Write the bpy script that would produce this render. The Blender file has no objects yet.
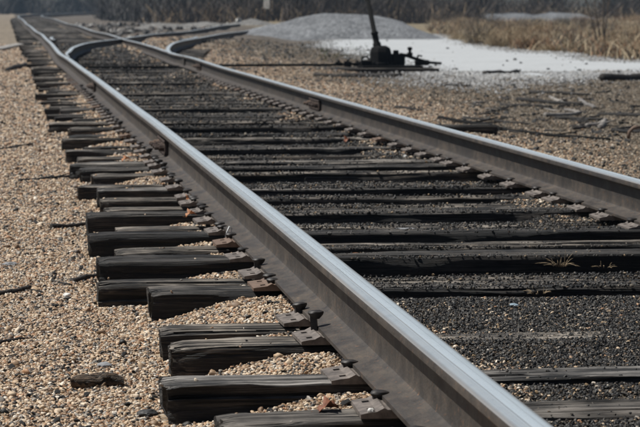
import bpy, bmesh, math, random
import numpy as np
from mathutils import Vector, Matrix, Euler

random.seed(7)
rng = np.random.default_rng(11)
sc = bpy.context.scene
col = sc.collection
R = math.radians

# ------------------------------------------------------------------ camera, sky, sun, exposure
CAM_H = 0.811                      # above the tie tops (z = 0)
PITCH, YAW = R(4.563), R(6.886)
cam_d = bpy.data.cameras.new('camera')
cam = bpy.data.objects.new('camera', cam_d)
col.objects.link(cam)
cam.location = (0, 0, CAM_H)
cam.rotation_euler = (R(90) - PITCH, 0, -YAW)
cam_d.sensor_width = 36.0
cam_d.lens = 36.0 * 2600.0 / 640.0
cam_d.clip_start = 0.1
cam_d.clip_end = 4000
cam_d.dof.use_dof = True
cam_d.dof.focus_distance = 6.6
cam_d.dof.aperture_fstop = 18.0
sc.camera = cam

SUN_EL, SUN_AZ = R(59), R(-74)     # azimuth clockwise from +Y (the rails): sun stands to the left
world = bpy.data.worlds.new('World')
sc.world = world
world.use_nodes = True
wn = world.node_tree
bg = wn.nodes['Background']
sky = wn.nodes.new('ShaderNodeTexSky')
sky.sky_type = 'NISHITA'
sky.sun_disc = False
sky.sun_elevation = SUN_EL
sky.sun_rotation = SUN_AZ
sky.air_density = 1.0
sky.dust_density = 1.6
wn.links.new(sky.outputs[0], bg.inputs[0])
bg.inputs[1].default_value = 0.05
sun_d = bpy.data.lights.new('sun', 'SUN')
sun = bpy.data.objects.new('sun', sun_d)
col.objects.link(sun)
sun_d.energy = 5.0
sun_d.angle = R(0.53)
sun_d.color = (1.0, 0.985, 0.93)
sdir = Vector((math.sin(SUN_AZ) * math.cos(SUN_EL), math.cos(SUN_AZ) * math.cos(SUN_EL), math.sin(SUN_EL)))
sun.rotation_euler = (-sdir).to_track_quat('-Z', 'Y').to_euler()
sun.location = sdir * 50
sc.view_settings.view_transform = 'Standard'
sc.view_settings.look = 'None'
sc.view_settings.gamma = 1.0
sc.view_settings.exposure = 0.15
sc.view_settings.use_curve_mapping = False
sc.cycles.max_bounces = 6
sc.cycles.use_denoising = True

# ------------------------------------------------------------------ helpers
_cp, _sp, _cy, _sy = math.cos(PITCH), math.sin(PITCH), math.cos(YAW), math.sin(YAW)
FW = np.array([_sy * _cp, _cy * _cp, -_sp])
RT = np.array([_cy, -_sy, 0.0])
UP = np.cross(RT, FW)


def spot(px, py, z):
    """where on the level z a thing stands that was measured at (px, py) in the 640 x 427 photograph"""
    d = FW + RT * (px - 320) / 2600.0 - UP * (py - 213.5) / 2600.0
    p = np.array([0, 0, CAM_H]) + d * (z - CAM_H) / d[2]
    return Vector(p)


def in_view(P, m=70):
    d = P - np.array([0, 0, CAM_H])
    z = d @ FW
    x = 320 + 2600 * (d @ RT) / z
    y = 213.5 - 2600 * (d @ UP) / z
    return (z > 0) & (x > -m) & (x < 640 + m) & (y > -m) & (y < 427 + m)


def _h(i, j, s):
    v = np.sin(i * 127.1 + j * 311.7 + s * 74.7) * 43758.5453
    return v - np.floor(v)


def vnoise(x, y, s=0):
    x = np.asarray(x, float); y = np.asarray(y, float)
    i, j = np.floor(x), np.floor(y)
    u, v = x - i, y - j
    u = u * u * (3 - 2 * u); v = v * v * (3 - 2 * v)
    a, b, c, d = _h(i, j, s), _h(i + 1, j, s), _h(i, j + 1, s), _h(i + 1, j + 1, s)
    return (a + (b - a) * u + (c - a) * v + (a - b - c + d) * u * v) * 2 - 1


def fbm(x, y, s=0, o=3):
    r, a = 0, 1.0
    for k in range(o):
        r = r + a * vnoise(np.asarray(x) * 2 ** k, np.asarray(y) * 2 ** k, s + k * 13)
        a *= 0.5
    return r / 1.75


def sstep(t):
    t = np.clip(t, 0, 1)
    return t * t * (3 - 2 * t)


def mk(name, V, F, mat=None, parent=None, smooth=True, mi=None):
    me = bpy.data.meshes.new(name)
    me.from_pydata([tuple(v) for v in V], [], [tuple(f) for f in F])
    mats = mat if isinstance(mat, (list, tuple)) else ([mat] if mat else [])
    for m in mats:
        me.materials.append(m)
    if smooth:
        me.polygons.foreach_set('use_smooth', [True] * len(me.polygons))
    if mi is not None:
        me.polygons.foreach_set('material_index', list(mi))
    me.update()
    o = bpy.data.objects.new(name, me)
    col.objects.link(o)
    if parent:
        o.parent = parent
    return o


def tag(o, label=None, cat=None, group=None, kind=None):
    if label: o['label'] = label
    if cat: o['category'] = cat
    if group: o['group'] = group
    if kind: o['kind'] = kind
    return o


def empty(name, loc=(0, 0, 0), rz=0):
    o = bpy.data.objects.new(name, None)
    col.objects.link(o)
    o.location = loc
    o.rotation_euler = (0, 0, rz)
    o.empty_display_size = 0.1
    return o


class MB:
    """collects shapes into one mesh"""
    def __init__(self):
        self.V, self.F = [], []

    def add(self, V, F):
        n = len(self.V)
        self.V += [tuple(v) for v in V]
        self.F += [tuple(i + n for i in f) for f in F]

    def box(self, c, s, rot=None, bev=0.0):
        c = Vector(c); hx, hy, hz = s[0] / 2, s[1] / 2, s[2] / 2
        b = min(bev, hx * .9, hy * .9, hz * .9)
        M = rot.to_matrix() if rot else Matrix.Identity(3)
        if b <= 0:
            vs = [Vector((x, y, z)) for z in (-hz, hz) for x, y in ((-hx, -hy), (hx, -hy), (hx, hy), (-hx, hy))]
            fs = [(3, 2, 1, 0), (4, 5, 6, 7), (0, 1, 5, 4), (1, 2, 6, 5), (2, 3, 7, 6), (3, 0, 4, 7)]
        else:
            vs = []
            for z, k in ((-hz, b), (-hz + b, 0), (hz - b, 0), (hz, b)):
                vs += [Vector((x, y, z)) for x, y in ((-hx + k, -hy + max(k, b)), (-hx + max(k, b), -hy + k), (hx - max(k, b), -hy + k), (hx - k, -hy + max(k, b)),
                                                      (hx - k, hy - max(k, b)), (hx - max(k, b), hy - k), (-hx + max(k, b), hy - k), (-hx + k, hy - max(k, b)))]
            fs = [tuple(range(7, -1, -1)), tuple(range(24, 32))]
            for l in range(3):
                for i in range(8):
                    j = (i + 1) % 8
                    fs.append((l * 8 + i, l * 8 + j, l * 8 + 8 + j, l * 8 + 8 + i))
        self.add([c + M @ v for v in vs], fs)
        return self

    def tube(self, pts, rad, n=8, cap=True):
        pts = [Vector(p) for p in pts]
        if not hasattr(rad, '__len__'): rad = [rad] * len(pts)
        vs, fs = [], []
        for i, p in enumerate(pts):
            d = (pts[min(i + 1, len(pts) - 1)] - pts[max(i - 1, 0)]).normalized()
            u = d.cross(Vector((0, 0, 1)))
            if u.length < 1e-3: u = d.cross(Vector((0, 1, 0)))
            u.normalize(); w = u.cross(d)
            for k in range(n):
                a = 2 * math.pi * k / n
                vs.append(p + (u * math.cos(a) + w * math.sin(a)) * rad[i])
        for i in range(len(pts) - 1):
            for k in range(n):
                l = (k + 1) % n
                fs.append((i * n + k, i * n + l, i * n + n + l, i * n + n + k))
        if cap:
            fs.append(tuple(range(n - 1, -1, -1)))
            fs.append(tuple((len(pts) - 1) * n + k for k in range(n)))
        self.add(vs, fs)
        return self

    def lathe(self, c, prof, n=14, M=None):
        c = Vector(c); M = M or Matrix.Identity(3)
        vs, fs = [], []
        for r, z in prof:
            for k in range(n):
                a = 2 * math.pi * k / n
                vs.append(c + M @ Vector((r * math.cos(a), r * math.sin(a), z)))
        for i in range(len(prof) - 1):
            for k in range(n):
                l = (k + 1) % n
                fs.append((i * n + k, i * n + l, i * n + n + l, i * n + n + k))
        fs.append(tuple(range(n - 1, -1, -1)))
        fs.append(tuple((len(prof) - 1) * n + k for k in range(n)))
        self.add(vs, fs)
        return self

    def build(self, name, mat=None, parent=None, smooth=False):
        return mk(name, self.V, self.F, mat, parent, smooth)


def fast_mesh(name, V, F, mat=None):
    """V (n,3), F (m,k) arrays of equal-sided faces"""
    V = np.asarray(V, np.float32); F = np.asarray(F, np.int32)
    me = bpy.data.meshes.new(name)
    me.vertices.add(len(V)); me.vertices.foreach_set('co', V.ravel())
    m, k = F.shape
    me.loops.add(m * k); me.loops.foreach_set('vertex_index', F.ravel())
    me.polygons.add(m)
    me.polygons.foreach_set('loop_start', np.arange(0, m * k, k, dtype=np.int32))
    me.polygons.foreach_set('loop_total', np.full(m, k, np.int32))
    if mat: me.materials.append(mat)
    me.update(calc_edges=True)
    o = bpy.data.objects.new(name, me)
    col.objects.link(o)
    return o


# ------------------------------------------------------------------ materials
class NT:
    def __init__(self, name):
        self.m = bpy.data.materials.new(name); self.m.use_nodes = True
        self.t = self.m.node_tree
        self.b = self.t.nodes['Principled BSDF']

    def n(self, t, **kw):
        nd = self.t.nodes.new(t)
        for k, v in kw.items():
            if k == 'i':
                for a, b in v.items(): self.set(nd.inputs[a], b)
            else: setattr(nd, k, v)
        return nd

    def set(self, s, v):
        if hasattr(v, 'is_output') or isinstance(v, bpy.types.NodeSocket): self.t.links.new(v, s)
        else: s.default_value = v

    def P(self, **kw):
        for k, v in kw.items(): self.set(self.b.inputs[k.replace('_', ' ')], v)

    def ramp(self, fac, stops, mode='LINEAR'):
        r = self.n('ShaderNodeValToRGB', i={0: fac}); e = r.color_ramp.elements
        r.color_ramp.interpolation = mode
        while len(e) < len(stops): e.new(0.5)
        for x, (p, c) in zip(e, stops):
            x.position = p; x.color = (*c, 1) if len(c) == 3 else c
        return r.outputs[0]

    def mix(self, f, a, b, mode='MIX'):
        m = self.n('ShaderNodeMix', data_type='RGBA', blend_type=mode)
        self.set(m.inputs[0], f); self.set(m.inputs[6], a if not isinstance(a, tuple) else (*a, 1)); self.set(m.inputs[7], b if not isinstance(b, tuple) else (*b, 1))
        return m.outputs[2]

    def math(self, op, a, b=0.0, c=None):
        m = self.n('ShaderNodeMath', operation=op)
        self.set(m.inputs[0], a); self.set(m.inputs[1], b)
        if c is not None: self.set(m.inputs[2], c)
        return m.outputs[0]

    def mapr(self, v, a, b, c=0.0, d=1.0):
        m = self.n('ShaderNodeMapRange', interpolation_type='SMOOTHSTEP', i={0: v, 1: a, 2: b, 3: c, 4: d})
        return m.outputs[0]

    def coord(self, scale=(1, 1, 1), kind='Object', jitter=False):
        tc = self.n('ShaderNodeTexCoord')
        mp = self.n('ShaderNodeMapping', i={0: tc.outputs[kind], 3: scale})
        if jitter:
            oi = self.n('ShaderNodeObjectInfo')
            cx = self.n('ShaderNodeCombineXYZ', i={0: self.math('MULTIPLY', oi.outputs['Random'], 37.0), 1: self.math('MULTIPLY', oi.outputs['Random'], 91.0), 2: self.math('MULTIPLY', oi.outputs['Random'], 53.0)})
            self.t.links.new(cx.outputs[0], mp.inputs[1])
        return mp.outputs[0]

    def noise(self, vec, scale, detail=4, rough=.55):
        return self.n('ShaderNodeTexNoise', i={'Vector': vec, 'Scale': scale, 'Detail': detail, 'Roughness': rough}).outputs[0]

    def bump(self, h, strength, dist=0.01, base=None):
        b = self.n('ShaderNodeBump', i={'Height': h, 'Strength': strength, 'Distance': dist})
        if base is not None: self.set(b.inputs['Normal'], base)
        return b.outputs[0]


def simple(name, c, rough=.7, metal=0.0, var=.35, scale=25, bump=.3, dist=.004):
    t = NT(name)
    co = t.coord(jitter=True)
    nz = t.noise(co, scale, 5, .65)
    d = tuple(x * (1 - var) for x in c); l = tuple(min(1, x * (1 + var)) for x in c)
    t.P(Base_Color=t.ramp(nz, [(.3, d), (.7, l)]), Roughness=rough, Metallic=metal, Normal=t.bump(nz, bump, dist))
    return t.m


def wood_mat(name, dark, mid, light, bias=.5, grey=0.0, top=(.16, .145, .13)):
    t = NT(name)
    cs = t.coord((2.2, 75, 75), jitter=True)
    st = t.noise(cs, 1.0, 7, .62)
    cf = t.coord((14, 330, 330), jitter=True)
    fi = t.noise(cf, 1.0, 4, .6)
    cb = t.coord((1, 1, 1), jitter=True)
    bl = t.noise(cb, 4.5, 4, .6)
    f = t.math('ADD', t.math('MULTIPLY', st, .6), t.math('MULTIPLY', fi, .4))
    f = t.math('ADD', f, t.math('MULTIPLY', t.math('SUBTRACT', bl, .5), .45))
    c = t.ramp(f, [(bias - .12, dark), (bias, mid), (bias + .14, light)])
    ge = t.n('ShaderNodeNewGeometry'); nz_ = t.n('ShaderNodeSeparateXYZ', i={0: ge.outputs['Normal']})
    wthr_lit = t.math('MULTIPLY', t.mapr(nz_.outputs[2], .72, .97), t.mapr(t.math('ADD', bl, t.math('MULTIPLY', st, .6)), .55, .98))  # weathered grey plus painted light: upward faces coloured paler than the unlit sides
    c = t.mix(t.math('MULTIPLY', wthr_lit, grey), c, t.ramp(f, [(bias - .12, tuple(x * .28 for x in top)), (bias + .02, top), (bias + .15, tuple(x * 1.7 for x in top))]))
    cr = t.noise(t.coord((1.1, 34, 34), jitter=True), 1.0, 3, .5)
    crk = t.mapr(t.math('ABSOLUTE', t.math('SUBTRACT', cr, .5)), .006, .028, 1.0, 0.0)
    c = t.mix(t.math('MULTIPLY', crk, .85), c, tuple(x * .35 for x in dark))
    oi = t.n('ShaderNodeObjectInfo')
    c = t.mix(1.0, c, t.ramp(oi.outputs['Random'], [(0, (.72, .72, .74)), (.5, (1, .97, .94)), (1, (1.25, 1.22, 1.2))]), 'MULTIPLY')
    nb = t.bump(t.math('SUBTRACT', t.math('ADD', t.math('MULTIPLY', st, .7), t.math('MULTIPLY', fi, .5)), t.math('MULTIPLY', crk, .8)), 1.0, .008)
    t.P(Base_Color=c, Roughness=t.mapr(bl, .3, .7, .62, .85), Normal=nb)
    t.b.inputs['Specular IOR Level'].default_value = .35
    return t.m


M = {}
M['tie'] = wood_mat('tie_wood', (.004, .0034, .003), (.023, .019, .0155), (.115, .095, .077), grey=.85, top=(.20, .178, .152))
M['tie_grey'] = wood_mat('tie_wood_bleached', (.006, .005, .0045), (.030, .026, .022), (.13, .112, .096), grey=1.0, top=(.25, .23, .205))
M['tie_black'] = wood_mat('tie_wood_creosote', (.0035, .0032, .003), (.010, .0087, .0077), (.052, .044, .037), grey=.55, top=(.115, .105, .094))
M['board'] = wood_mat('bleached_board', (.14, .13, .12), (.28, .27, .255), (.42, .41, .40))
M['stick'] = wood_mat('stick_bark', (.008, .007, .006), (.022, .019, .017), (.06, .052, .045))
M['stick_pale'] = wood_mat('stick_bleached', (.14, .13, .12), (.27, .25, .23), (.42, .40, .37))
M['bark'] = wood_mat('bark_chunk', (.03, .02, .012), (.12, .08, .05), (.26, .18, .115))
M['iron'] = simple('black_iron', (.005, .0048, .0046), .9, .0, .5, 30, .4)
M['iron'].node_tree.nodes['Principled BSDF'].inputs['Specular IOR Level'].default_value = .15
M['plate'] = simple('rusted_plate', (.135, .112, .096), .62, .15, .6, 38, .5, .003)
M['plate_red'] = simple('rusted_plate_red', (.135, .088, .062), .7, .2, .4, 40, .5, .003)
M['spike'] = simple('spike_iron', (.026, .022, .020), .55, .3, .5, 60, .4, .002)
M['joint'] = simple('joint_bar_rust', (.050, .032, .024), .65, .3, .5, 30, .5, .003)
M['leaf'] = simple('dried_leaf', (.17, .055, .022), .7, 0, .4, 60, .3)
M['leaf_pale'] = simple('dried_leaf_pale', (.36, .15, .06), .7, 0, .4, 60, .3)
M['straw'] = simple('dry_straw', (.42, .34, .22), .8, 0, .35, 30, .2)
M['white'] = simple('white_plastic', (.62, .62, .62), .5, 0, .1, 20, .1)
M['stone_grey'] = simple('grey_stone', (.20, .20, .205), .8, 0, .3, 40, .6)
M['stone_white'] = simple('white_stone', (.62, .60, .56), .7, 0, .15, 40, .4)
M['blue'] = simple('blue_plastic', (.22, .28, .32), .4, 0, .2, 40, .2)
M['twig_sap'] = simple('sapling_bark', (.13, .105, .085), .9, 0, .3, 6, .0)
M['field'] = simple('field_grass', (.40, .32, .21), .85, 0, .4, .6, .0)
M['weed'] = simple('green_weed', (.10, .11, .05), .9, 0, .3, 3, .0)
M['twig'] = simple('brush_twig', (.050, .038, .030), .9, 0, .4, 3, .0)
M['twig_grey'] = simple('brush_twig_grey', (.050, .046, .043), .9, 0, .4, 3, .0)
M['twig_red'] = simple('brush_twig_russet', (.24, .12, .06), .9, 0, .4, 3, .0)
M['twig_tan'] = simple('brush_twig_tan', (.26, .19, .115), .9, 0, .4, 3, .0)
M['needle'] = simple('evergreen_leaf', (.022, .030, .029), .85, 0, .4, 2, .0)
M['trunk'] = simple('tree_bark', (.055, .045, .038), .95, 0, .4, 8, .8, .02)


def rail_side():
    t = NT('rail_rust')
    co = t.coord((1, 1, 1), 'Object')
    a = t.noise(co, 9, 7, .7); b = t.noise(t.coord((14, 3.5, 4)), 4, 6, .65); g = t.noise(t.coord((1, .25, 1)), 5, 5, .6)
    f = t.math('ADD', t.math('MULTIPLY', a, .5), t.math('MULTIPLY', b, .5))
    c = t.ramp(f, [(.32, (.018, .015, .013)), (.48, (.043, .035, .029)), (.60, (.068, .053, .041)), (.70, (.11, .077, .052))])
    c = t.mix(t.mapr(g, .50, .68, 0, .65), c, (.034, .029, .027))
    sp = t.noise(co, 75, 4, .7)
    c = t.mix(t.mapr(sp, .60, .70, 0, .7), c, (.20, .095, .045))
    c = t.mix(t.mapr(t.noise(co, 46, 4, .7), .64, .70, 0, .8), c, (.020, .017, .015))
    t.P(Base_Color=c, Roughness=t.mapr(a, .3, .7, .5, .78), Metallic=.15, Normal=t.bump(t.math('ADD', t.noise(co, 160, 3), t.math('MULTIPLY', sp, .8)), .45, .003))
    return t.m


def rail_top():
    t = NT('rail_polished_steel')
    u = t.n('ShaderNodeUVMap', uv_map='rail')
    sx = t.n('ShaderNodeSeparateXYZ', i={0: u.outputs[0]})
    cv = t.n('ShaderNodeCombineXYZ', i={0: t.math('MULTIPLY', sx.outputs[0], 200.0), 1: t.math('MULTIPLY', sx.outputs[1], .9)})
    st = t.noise(cv.outputs[0], 1.0, 5, .6)
    co = t.coord(); bl = t.noise(co, 14, 5, .65); fine = t.noise(co, 180, 3, .6)
    mx = t.math('ADD', t.math('MULTIPLY', st, .6), t.math('MULTIPLY', bl, .4))
    c = t.ramp(mx, [(.3, (.50, .545, .56)), (.5, (.78, .84, .865)), (.68, (.88, .93, .95))])
    wv = t.math('ADD', sx.outputs[0], t.math('MULTIPLY', t.math('SUBTRACT', t.noise(t.n('ShaderNodeCombineXYZ', i={1: sx.outputs[1]}).outputs[0], 1.3, 2), .5), .004))
    c = t.mix(t.mapr(t.math('ABSOLUTE', t.math('ADD', wv, .0085)), .0006, .0022, .65, 0), c, (.24, .205, .17))
    c = t.mix(t.mapr(t.math('ABSOLUTE', t.math('SUBTRACT', wv, .0115)), .0004, .0016, .35, 0), c, (.22, .21, .20))
    c = t.mix(t.mapr(wv, -.009, -.013, 0, .5), c, (.36, .36, .355))
    # the outer lip of the head is duller, the wheel band brighter
    edge = t.math('ABSOLUTE', sx.outputs[0])
    rust = t.math('ADD', t.mapr(edge, .022, .031, 0, .75), t.mapr(fine, .62, .75, 0, .25))
    c = t.mix(t.math('MINIMUM', rust, 1.0), c, (.22, .185, .155))
    t.P(Base_Color=c, Metallic=t.mapr(edge, .026, .033, .6, .3), Roughness=t.mapr(mx, .35, .65, .42, .22), Normal=t.bump(t.math('ADD', st, t.math('MULTIPLY', fine, .3)), .12, .002))
    return t.m


M['rail_side'] = rail_side()
M['rail_top'] = rail_top()


TAN = [(.00, (0.014, 0.011, 0.008)), (.13, (0.252, 0.165, 0.098)), (.20, (0.404, 0.284, 0.176)), (.33, (0.180, 0.112, 0.064)), (.43, (0.502, 0.379, 0.255)), (.56, (0.305, 0.194, 0.112)),
       (.66, (0.268, 0.236, 0.198)), (.75, (0.557, 0.454, 0.337)), (.84, (0.077, 0.056, 0.042)), (.90, (0.349, 0.185, 0.093)), (.96, (0.628, 0.553, 0.457))]
DARK = [(.00, (0.0056, 0.0047, 0.0037)), (.34, (0.0176, 0.0140, 0.0104)), (.52, (0.0432, 0.0335, 0.0237)), (.62, (0.0088, 0.0070, 0.0052)), (.80, (0.0848, 0.0577, 0.0348)), (.83, (0.0376, 0.0312, 0.0237)), (.93, (0.1704, 0.1388, 0.1036)), (.975, (0.2688, 0.1833, 0.0999))]
GREY = [(.00, (0.0270, 0.0223, 0.0164)), (.15, (0.1170, 0.0921, 0.0623)), (.35, (0.1870, 0.1451, 0.0976)), (.5, (0.0740, 0.0530, 0.0328)), (.65, (0.2340, 0.1944, 0.1419)), (.78, (0.1560, 0.1060, 0.0590)), (.9, (0.3280, 0.2753, 0.2066))]


def pebble_mat(name, stops):
    t = NT(name)
    oi = t.n('ShaderNodeObjectInfo')
    c = t.ramp(oi.outputs['Random'], stops, 'CONSTANT')
    nz = t.noise(t.coord(jitter=True), 1.6, 3, .6)
    c = t.mix(.35, c, t.ramp(nz, [(.3, (.55, .52, .5)), (.7, (1.3, 1.28, 1.25))]), 'MULTIPLY')
    t.P(Base_Color=c, Roughness=.62)
    return t.m


M['peb_tan'] = pebble_mat('tan_pebble', TAN)
M['peb_dark'] = pebble_mat('dark_pebble', DARK)
M['peb_grey'] = pebble_mat('grey_pebble', GREY)
M['clinker'] = simple('black_clinker', (.016, .0145, .013), .6, 0, .5, 60, .8)


def ground_mat():
    t = NT('ground_gravel')
    tc = t.coord()
    s = t.n('ShaderNodeSeparateXYZ', i={0: tc})
    X, Y = s.outputs[0], s.outputs[1]
    wob = t.noise(tc, .9, 4, .6)
    vor = t.n('ShaderNodeTexVoronoi', feature='F1', i={'Vector': tc, 'Scale': 85.0})
    rnd = t.n('ShaderNodeSeparateColor', i={0: vor.outputs['Color']})
    tan = t.ramp(rnd.outputs[0], TAN, 'CONSTANT')
    drk = t.ramp(rnd.outputs[0], DARK, 'CONSTANT')
    gry = t.ramp(rnd.outputs[0], GREY, 'CONSTANT')
    nz = t.noise(tc, 5, 6, .65)
    tan = t.mix(t.mapr(nz, .40, .66, 0, .45), tan, (.16, .125, .09))
    drk = t.mix(t.mapr(nz, .35, .6, 0, .7), drk, (.017, .0142, .0118))
    drk = t.mix(t.mapr(t.noise(tc, 1.9, 5, .7), .48, .62, 0, .7), drk, (.055, .041, .029))
    dirt = t.mix(t.mapr(nz, .3, .7), (.040, .030, .022), (.125, .097, .070))
    dirt = t.mix(.45, dirt, gry)
    xw = t.math('ADD', X, t.math('MULTIPLY', t.math('SUBTRACT', wob, .5), .7))
    # zones across the line: gravel shoulder, cinders between the rails, gravel strip, dirt yard
    c = t.mix(t.mapr(xw, .62, .95), tan, drk)
    c = t.mix(t.mapr(xw, 2.05, 2.4), c, tan)
    xw2 = t.math('ADD', X, t.math('MULTIPLY', t.math('SUBTRACT', wob, .5), 1.8))
    c = t.mix(t.mapr(t.math('SUBTRACT', xw2, t.math('MULTIPLY', Y, .03)), 1.9, 3.7), c, dirt)
    pat = t.noise(tc, 1.7, 6, .7)
    c = t.mix(t.math('MULTIPLY', t.mapr(pat, .50, .66, 0, .75), t.mapr(Y, 14.0, 30.0)), c, (.055, .045, .036))
    c = t.mix(t.math('MULTIPLY', t.mapr(pat, .47, .36, 0, .45), t.mapr(Y, 14.0, 30.0)), c, (.25, .235, .21))
    drt2 = t.mix(t.mapr(t.noise(tc, 2.6, 6, .75), .38, .62), (.035, .030, .026), (.15, .125, .10))
    c = t.mix(t.math('MULTIPLY', t.mapr(t.math('SUBTRACT', Y, t.math('MULTIPLY', wob, 14.0)), 38.0, 50.0), t.mapr(X, 2.2, 2.7)), c, drt2)
    c = t.mix(t.math('MULTIPLY', t.mapr(Y, 30.0, 62.0, 0, .8), t.mapr(X, 1.2, .6)), c, t.mix(t.mapr(t.noise(t.coord((2.5, .6, 1)), 2.2, 6, .75), .35, .65), (.085, .072, .056), (.235, .195, .145)))
    # the field and the wood floor
    fld = t.mix(t.mapr(t.noise(tc, .8, 6, .7), .35, .65), (.10, .080, .05), (.24, .195, .125))
    big = t.math('ADD', t.math('MULTIPLY', Y, .6), t.math('ADD', X, t.math('MULTIPLY', t.math('SUBTRACT', t.noise(tc, .15, 4), .5), 8.0)))
    c = t.mix(t.math('MULTIPLY', t.mapr(big, 34.0, 38.5), t.mapr(X, 8.0, 10.5)), c, fld)
    c = t.mix(t.mapr(X, -14.0, -5.0, 1.0, 0.0), c, fld)
    hgt = t.math('SUBTRACT', 1.0, vor.outputs['Distance'])
    t.P(Base_Color=c, Roughness=.85, Normal=t.bump(hgt, .8, .008, t.bump(nz, .5, .03)))
    t.b.inputs['Specular IOR Level'].default_value = .25
    return t.m


def lot_mat():
    t = NT('pale_limestone_lot')
    tc = t.coord()
    a = t.noise(tc, .7, 6, .6); b = t.noise(t.coord((.25, 1.6, 1)), 1.6, 6, .65)
    v = t.n('ShaderNodeTexVoronoi', i={'Vector': tc, 'Scale': 30.0})
    r = t.n('ShaderNodeSeparateColor', i={0: v.outputs['Color']})
    f = t.math('ADD', t.math('MULTIPLY', a, .5), t.math('MULTIPLY', b, .5))
    c = t.ramp(f, [(.3, (.25, .257, .262)), (.48, (.35, .364, .374)), (.7, (.395, .412, .424))])
    c = t.mix(.35, c, t.ramp(r.outputs[0], [(0, (.25, .25, .25)), (.5, (.38, .38, .38)), (1, (.47, .47, .47))]))
    c = t.mix(t.mapr(t.noise(t.coord((.5, 2.2, 1)), 1.1, 5, .7), .60, .72, 0, .45), c, (.20, .185, .165))
    t.P(Base_Color=c, Roughness=.9, Normal=t.bump(v.outputs['Distance'], .5, .012, t.bump(a, .6, .05)))
    return t.m


def pile_mat(name, lo, hi):
    t = NT(name)
    tc = t.coord()
    v = t.n('ShaderNodeTexVoronoi', i={'Vector': tc, 'Scale': 13.0})
    r = t.n('ShaderNodeSeparateColor', i={0: v.outputs['Color']})
    c = t.mix(r.outputs[0], lo, hi)
    c = t.mix(t.mapr(t.noise(tc, 1.1, 5), .35, .65, 0, .35), c, tuple(x * .6 for x in lo))
    t.P(Base_Color=c, Roughness=.9, Normal=t.bump(t.math('SUBTRACT', 1.0, v.outputs['Distance']), .9, .03))
    return t.m


# ------------------------------------------------------------------ track alignment
def curve(ctrl):
    ys = np.arange(-5, 320, .25)
    c = np.array(ctrl, float)
    v = np.interp(ys, c[:, 0], c[:, 1])
    k = np.exp(-.5 * (np.arange(-8, 9) / 3.2) ** 2); k /= k.sum()
    v = np.convolve(np.pad(v, 8, mode='edge'), k, 'valid')
    return lambda y: np.interp(y, ys, v)


far_curve = lambda y: np.maximum(0, np.asarray(y, float) - 165) ** 2 / (2 * 750.)
HW = .0350                                     # half the railhead
_l = curve([(-5, .845), (4, .845), (5.3, .852), (7.1, .861), (8, .866), (14.7, .870), (16.8, .861), (26.6, .840), (30.3, .822), (33, .80), (35.5, .778), (41, .806), (50, .845), (59, .864), (75, .835), (88, .812), (110, .85), (140, .82), (178, .86), (300, .86)])
_r = curve([(-5, 2.318), (9.6, 2.316), (12.8, 2.298), (19.1, 2.268), (26, 2.28), (32, 2.295), (41, 2.315), (55, 2.32), (75, 2.30), (107, 2.325), (150, 2.30), (300, 2.31)])
left_c = lambda y: _l(y) - HW + far_curve(y)   # centre of the left railhead
right_c = lambda y: _r(y) + HW + far_curve(y)
_zc = curve([(-5, 0), (24, 0), (28, -.007), (33, .007), (38, -.007), (45, .006), (52, -.009), (60, .010), (70, -.02), (84, .018), (100, -.024), (125, .024), (160, -.01), (300, 0)])
rail_z = lambda y: _zc(y)


def shift(y):                                   # how far the turnout track has left the straight
    y = np.asarray(y, float)
    a = np.clip(y - 32.5, 0, 21)
    d = a ** 2 / (2 * 138.)
    return d + np.clip(y - 53.5, 0, None) * (21 / 138.) - np.clip(y - 66, 0, None) ** 2 / 2600.


div_left = lambda y: left_c(y) + shift(y) + .012 * np.sin(np.asarray(y) * .5)
div_right = lambda y: left_c(y) + shift(y) + 1.435 + 2 * HW + .012 * np.sin(np.asarray(y) * .45 + 1)

TIE_W = .178
# back edge of each tie top, its left end, turn (deg), height, look   (measured from the photograph)
NEAR = [(4.72, .34, -.3, -.012, 'tie_black'), (5.20, .415, 2.6, -.006, 'tie'), (5.672, .333, .25, .004, 'tie_grey'), (6.325, .392, .15, -.004, 'tie'), (6.695, .385, -.3, -.010, 'tie'),
        (7.519, .405, .3, .0, 'tie_black'), (7.848, .271, -.1, -.012, 'tie'), (8.382, .285, .0, .006, 'tie_black'), (8.891, .363, .3, -.012, 'tie'), (9.34, .29, -.2, .002, 'tie_black'),
        (9.827, .409, .2, -.02, 'tie'), (10.222, .31, -.1, .004, 'tie_black'), (10.70, .400, .4, -.012, 'tie'), (11.05, .392, -.3, .0, 'tie'), (11.62, .400, .2, .004, 'tie_grey'),
        (12.15, .33, -.2, -.02, 'tie'), (12.72, .412, .5, -.004, 'tie'), (13.20, .371, .1, -.004, 'tie_black'), (13.52, .327, -.3, .0, 'tie_grey')]
for px, py in ((66, 147.5), (62, 136.5), (70, 127.5), (49, 121), (60, 107.5), (38, 107), (50, 101), (35, 92.7), (58, 90.6), (36, 82), (34, 77), (33, 71.5), (31, 67), (30, 63)):
    p = spot(px, py, 0)
    if p.y - NEAR[-1][0] > .25:
        NEAR.append((p.y, min(max(p.x, .27), .5), random.uniform(-.8, .8), random.uniform(-.015, .008), random.choice(['tie', 'tie', 'tie_grey', 'tie_black'])))
_gap = []
for i in range(len(NEAR) - 1):                  # fill overlong gaps with half-buried ties
    a, b = NEAR[i][0], NEAR[i + 1][0]
    if b - a > .9:
        k = int(round((b - a) / .52))
        for j in range(1, k):
            _gap.append((a + (b - a) * j / k, random.uniform(.3, .5), random.uniform(-.8, .8), random.uniform(-.035, -.01), random.choice(['tie', 'tie_black'])))
NEAR = sorted(NEAR + _gap)
TIES = list(NEAR)
y = NEAR[-1][0]
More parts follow.
